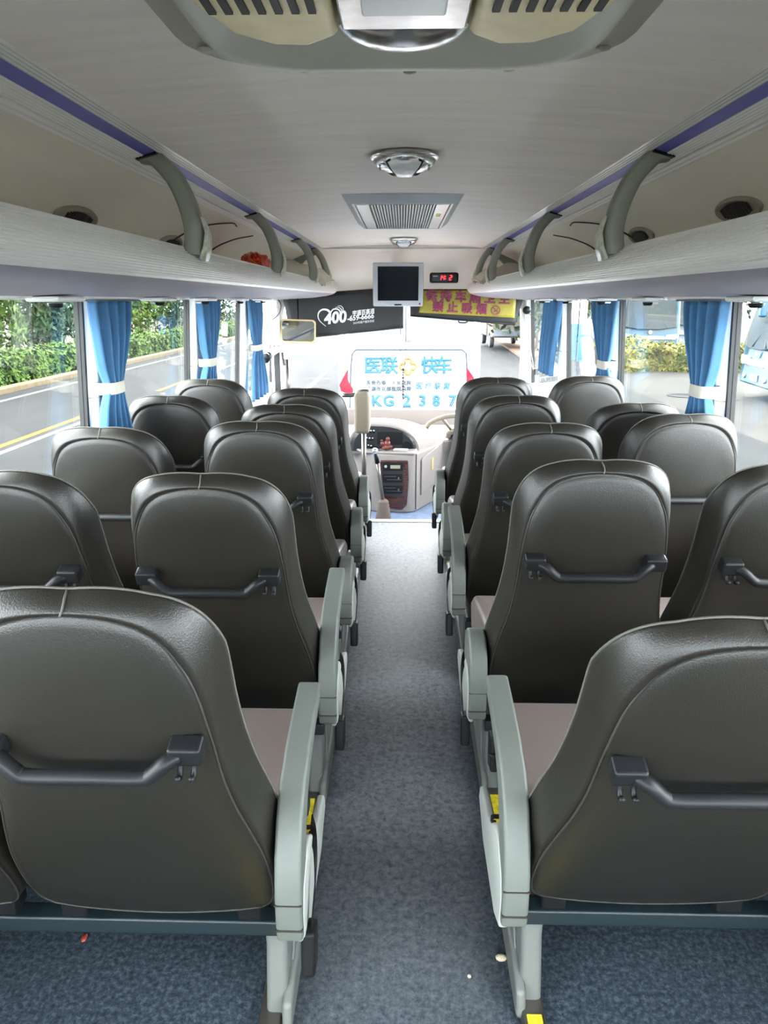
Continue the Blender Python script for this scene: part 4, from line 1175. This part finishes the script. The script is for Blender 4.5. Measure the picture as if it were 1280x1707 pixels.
ordw = ['first', 'second', 'third', 'fourth', 'fifth', 'sixth', 'seventh', 'eighth', 'ninth', 'tenth', 'eleventh']
for i, (x, y) in enumerate(spots):
    pr = t1 if i % 3 == 2 else t0
    o = pr if i in (0, 2) else dup(pr)
    o.location = (x, y, GZ); o.rotation_euler = (0, 0, i*1.3); k = .9+.25*((i*37) % 10)/10; o.scale = (k, k, k)
    o['label'] = '%s leafy tree behind the left hedge, %s along the road' % ('pale green' if i % 3 == 2 else 'dark green', ordw[i])

# flower bed hedge on the right, low and yellow-green
b = MB()
def bed():
    x = 7.3+15*rnd.random(); y = 25.4+3.5*rnd.random()**1.6; h = .55+.32*(y-25.4)/3.5+.12*math.sin(x*2.3)+.08*math.sin(x*5.1)
    if rnd.random() < .45: return Vector((x, 25.4+.15*math.sin(x*3), GZ+h*rnd.random())), Vector((0, -1, .3))
    return Vector((x, y, GZ+h)), Vector((0, -.2, 1))
leaves(b, 9000, bed, .13, rnd)
t = thing('shrub_bed', 'low yellow green shrub bed across the yard on the right', 'shrubs', (14, 27, GZ))
ho = b.build('foliage', 'leaf_yellow', t); ho.location = (-14, -27, -GZ)
MB().box((.8, .2, .22), (14.6, 3.0, .44)).build('soil_bed', 'soil', t)
# trees at the back right
rt0 = make_tree(5, 'leaf_dark', .22, 2600, 2.4, 1.9, 3.0)
for i, (x, y, lab) in enumerate(((6.6, 36, 'dark green tree behind the blue and white posts'), (9.6, 47, 'dark green tree behind the far blue coach, left one'), (15.5, 50, 'dark green tree behind the dark glazed coach'), (22, 42, 'dark green tree at far right behind the near blue coach'))):
    o = rt0 if i == 0 else dup(rt0); o.location = (x, y, GZ); o.rotation_euler = (0, 0, i*2.1); o['label'] = lab; o['group'] = 'trees behind the yard'

# blue and white posts
for i, (u, h) in enumerate(((953, 0), (966.5, 0))):
    c = px(u, 600 if i == 0 else 603, z=GZ)
    t = thing('striped_post', 'blue and white banded post, %s of the pair at right' % ('left' if i == 0 else 'right'), 'post', c, group='blue and white posts')
    MB().tube([(0, 0, 0), (0, 0, 1.45)], .14, 14).build('blue_band', 'post_blue', t, smooth=True, auto=40)
    MB().tube([(0, 0, 1.45), (0, 0, 3.4)], .138, 14).build('white_band', 'white_paint', t, smooth=True, auto=40)

# generic coach builder: x across, y forward(front at y=0 facing -y), z up
def coach(name, label, loc, rz, paint, W=2.45, L=9.0, H=3.15, near=False):
    t = thing(name, label, 'bus', loc, (0, 0, rz))
    def sec(y, dw, zt): 
        w = W/2-dw
        return [(-w, y, .32), (-w-.0, y, 1.2), (-w+.06, y, zt-.35), (-w+.22, y, zt-.06), (-w+.5, y, zt), (w-.5, y, zt), (w-.22, y, zt-.06), (w-.06, y, zt-.35), (w, y, 1.2), (w, y, .32)]
    rs = [[(x, yy+(.0 if z < 1.25 else (z-1.25)*.20), z) for x, yy, z in sec(.0, .16, H-.12)], [(x, yy+(.0 if z < 1.25 else (z-1.25)*.17), z) for x, yy, z in sec(.12, .04, H-.03)], sec(.62, .0, H), sec(L, .0, H)]
    MB().rings(rs).build('body', paint, t, bevel=.05, seg=3)
    # windscreen
    ws = []
    for f in (0, 1):
        ws.append([(x, y-.03+f*.06+(z-1.25)*.20, z) for x, y, z in ((-W/2+.20, .0, 1.28), (-.4, -.05, 1.20), (.4, -.05, 1.20), (W/2-.20, .0, 1.28), (W/2-.27, .0, H-.35), (.4, -.02, H-.28), (-.4, -.02, H-.28), (-W/2+.27, .0, H-.35))])
    wo = MB().rings(ws).build('windscreen', 'bus_glass', t, bevel=.02)
    MB().tube([(-.25, -.07, 1.26), (.45, .10, 1.95)], .012, 6).tube([(.65, -.07, 1.27), (.2, .06, 1.75)], .012, 6).build('wiper', 'black_plastic', wo)
    MB().prism([(-.62, .84), (-.55, .93), (.55, .93), (.62, .84), (.55, .80), (-.55, .80)], 'y', -.03, .06).build('grille_strip', 'taupe', t, bevel=.01)
    for s in (-1, 1):
        MB().prism([(s*.58, .80), (s*.66, .98), (s*1.06, 1.02), (s*1.10, .90), (s*1.0, .78)], 'y', -.035, .20).build('headlight', 'headlight', t, bevel=.02)
        MB().lathe([(.06, -.035), (.075, -.02), (.075, .05)], (s*.72, 0, .52), 16, 'y').build('fog_light', 'headlight', t, smooth=True, auto=40)
        a = MB().tube(spline([(s*(W/2-.25), .30, H-.25), (s*(W/2-.1), -.25, H-.12), (s*(W/2-.0), -.42, H-.45), (s*(W/2-.02), -.42, H-.75)], 5), [.06]*8+[.09]*8, 10)
        mo = a.build('mirror_arm', paint, t, smooth=True)
        MB().box((s*(W/2-.02), -.42, H-.95), (.20, .14, .42)).build('mirror', paint, mo, bevel=.05, seg=3)
    MB().box((0, -.02, .52), (.46, .03, .16)).build('plate', 'taupe', t)
    MB().ball((0, -.03, 1.08), (.08, .02, .085), 14, 8).build('emblem', 'headlight', t, smooth=True)
    for s in (-1, 1):
        for k in range(int((L-1.5)/1.85)):
            y0 = 1.3+k*1.85
            MB().prism([(y0, 1.42), (y0, H-.62), (y0+1.70, H-.62), (y0+1.70, 1.42)], 'x', s*(W/2-.05), s*(W/2+.012)).build('side_window', 'bus_glass', t)
        for y in (2.2, L-2.2):
            MB().lathe([(.2, -.14), (.46, -.14), (.50, -.10), (.50, .10), (.46, .14), (.2, .14)], (s*(W/2-.16), y, .50), 22, 'x').build('wheel', 'tyre', t, smooth=True, auto=40)
    return t
c = px(1225, 640, z=GZ+.32)
cb = coach('coach', 'cyan blue coach facing the camera in the yard at far right', (8.75, 18.3, GZ), R(-97), 'bus_blue', L=8.2)
c = px(1088, 545, z=GZ+.9)
coach('coach', 'blue coach far behind the yellow green shrub bed', (px(1085, 540, y=31).x, 31, GZ), R(-8), 'bus_blue')
coach('coach', 'pale coach with dark windows behind the shrub bed, right of the far blue coach', (px(1165, 540, y=35).x, 35, GZ), R(-12), 'bus_grey')

# manhole cover on the yard
c = px(1140, 660, z=GZ)
tag(MB().lathe([(.42, .0), (.42, .012), (.36, .014), (.35, .008), (.002, .008)], (0, 0, 0), 28).build('manhole_cover', 'asphalt', None, (c.x, c.y, GZ), smooth=True, auto=40), 'round manhole cover in the concrete yard on the right', 'manhole cover')

# truck far ahead on the right
c = px(852, 572, z=GZ)
tr = thing('truck', 'pale small truck parked far ahead to the right of the white bus', 'truck', (px(850, 560, y=36).x, 36, GZ+.10))
MB().prism([(0, .5), (0, 1.25), (.35, 2.15), (1.6, 2.2), (1.6, .5)], 'x', -.9, .9).build('cab', 'building', tr, bevel=.08, seg=3)
MB().box((0, 3.6, 1.0), (2.0, 4.0, .9)).build('load_bed', 'building', tr, bevel=.03)
MB().box((0, .10, 1.68), (1.5, .1, .62), (R(-21), 0, 0)).build('windscreen', 'bus_glass', tr, bevel=.02)
MB().box((0, -.03, .72), (1.7, .1, .30)).build('bumper', 'bus_grey', tr, bevel=.03)
for s in (-1, 1):
    for y in (.8, 4.2):
        MB().lathe([(.1, -.1), (.36, -.1), (.38, -.06), (.38, .06), (.36, .1), (.1, .1)], (s*.8, y, .38), 16, 'x').build('wheel', 'tyre', tr, smooth=True, auto=40)
# low block far right, far left
bd = thing('building', 'pale low building far off behind the yard', 'building', (3, 95, GZ))
MB().box((9, 0, 3), (34, 8, 6)).build('wall', 'building', bd)
for k in range(9):
    MB().box((-6+k*3.6, -4.02, 3.4), (1.6, .08, 1.6)).build('window', 'bus_glass', bd)

# ------------------------------------------------------------------ the white bus in front
YW = 12.3
cx = px(682, 600, y=YW).x
wb = thing('white_bus', 'white bus parked directly ahead, its blue lettered rear facing the windscreen', 'bus', (cx, YW, GZ))
W = 2.42; H = 3.15
def wsec(y, d, zt):
    w = W/2-d
    return [(-w, y, .35), (-w, y, 1.5), (-w+.05, y, zt-.5), (-w+.2, y, zt-.12), (-w+.45, y, zt), (w-.45, y, zt), (w-.2, y, zt-.12), (w-.05, y, zt-.5), (w, y, 1.5), (w, y, .35)]
MB().rings([wsec(0, .10, H-.10), wsec(.10, .01, H-.02), wsec(.4, 0, H), wsec(9, 0, H)]).build('body', 'bus_white', wb, bevel=.04, seg=3)
def pw(u, v, o=0.0): return px(u, v, y=YW-o)-Vector((cx, YW, GZ))
def plate(name, pts, m, o=.012, th=.03, bevel=.0, parent=wb):
    return MB().rings([[pw(u, v, o-th) for u, v in pts], [pw(u, v, o) for u, v in pts]]).build(name, m, parent, bevel=bevel)
plate('rear_window', [(578, 500), (788, 500), (790, 548), (782, 559), (690, 557), (588, 557), (578, 545)], 'bus_grey', .015)
# raised engine lid outline
lid = [(583, 690), (585, 610), (587, 590), (593, 583), (770, 583), (777, 589), (778, 610), (780, 690)]
b = MB().tube([pw(u, v, .004) for u, v in lid], .016, 6)
b.build('lid_edge', 'lettering_grey', wb)
for pts in ([(580, 614), (571, 630), (565, 642), (568, 652), (578, 656), (588, 657), (589, 648), (583, 640), (580, 632)], [(778, 612), (788, 626), (797, 642), (794, 652), (782, 656), (772, 657), (771, 648), (777, 638)]):
    plate('tail_light', pts, 'tail', .03, .06, bevel=.01)
MB().lathe([(.06, -.01), (.08, .0), (.08, .03)], pw(681, 562, .02), 18, 'y').build('rear_camera', 'bus_grey', wb, smooth=True, auto=40)
def lay(s, u, v, h, m, w=None, off=0, shear=0, name='lettering'):
    return text(name, s, h, m, wb, pw(u, v, .016), width=w, offset=off, depth=.004, shear=shear)
def du(px_w): return px_w*(px(700, 620, y=YW).x-px(600, 620, y=YW).x)/100
for ch, u in (('医', 621), ('联', 649), ('快', 716), ('车', 739)):
    lay(ch, u, 611, .30, 'lettering', off=.010)
# emblem: four open loops crossing
e0 = pw(680, 611, .012)
b = MB()
for a in range(4):
    q = a*math.pi/2; ccx, ccz = .085*math.cos(q), .085*math.sin(q)
    b.tube([(e0.x+ccx+.05*math.cos(q+R(-140)+R(280)*k/12), e0.y, e0.z+ccz+.05*math.sin(q+R(-140)+R(280)*k/12)) for k in range(13)], .022, 6)
b.build('emblem', 'orange_logo', wb, smooth=True)
lay('东莞市第一人民医院', 648, 638.5, .085, 'lettering_grey', du(76), off=.003)
lay('江源市北部医院总院', 648, 648.5, .085, 'lettering_grey', du(76), off=.003)
for k, ch in enumerate('医疗联盟'):
    lay(ch, 698+15.4*k, 644, .125, 'lettering', shear=.1, off=.003)
for ch, u in (('K', 627), ('G', 648), ('2', 678), ('3', 704), ('8', 727), ('7', 754)):
    lay(ch, u, 669, .26, 'lettering', off=.013)
lay('ZK6KYLB', 622, 688, .065, 'lettering_grey', du(46))
lay('宇通客车', 750, 687, .095, 'lettering_grey', du(44))
MB().ball(pw(678, 681, .012), (.085, .02, .045), 20, 10).build('badge', 'lettering_grey', wb, smooth=True)
MB().tube([pw(575, 694, .004), pw(785, 694, .004)], .012, 6).build('panel_line', 'lettering_grey', wb)
plate('plate_recess', [(652, 700), (706, 700), (704, 716), (656, 714)], 'lettering_grey', .012)
plate('registration_plate', [(655, 702), (692, 702), (692, 713), (657, 712)], 'bus_white', .02)
MB().box((0, -.03, .33), (W-.2, .16, .26)).build('bumper', 'bus_white', wb, bevel=.06, seg=3)
for s in (-1, 1):
    for k in range(4):
        MB().prism([(1.0+k*2, 1.5), (1.0+k*2, H-.6), (2.8+k*2, H-.6), (2.8+k*2, 1.5)], 'x', s*(W/2-.05), s*(W/2+.01)).build('side_window', 'bus_glass', wb)
    for y in (2.4, 7.2):
        MB().lathe([(.2, -.14), (.46, -.14), (.50, -.10), (.50, .10), (.46, .14), (.2, .14)], (s*(W/2-.16), y, .50), 22, 'x').build('wheel', 'tyre', wb, smooth=True, auto=40)
bpy.context.view_layer.update()
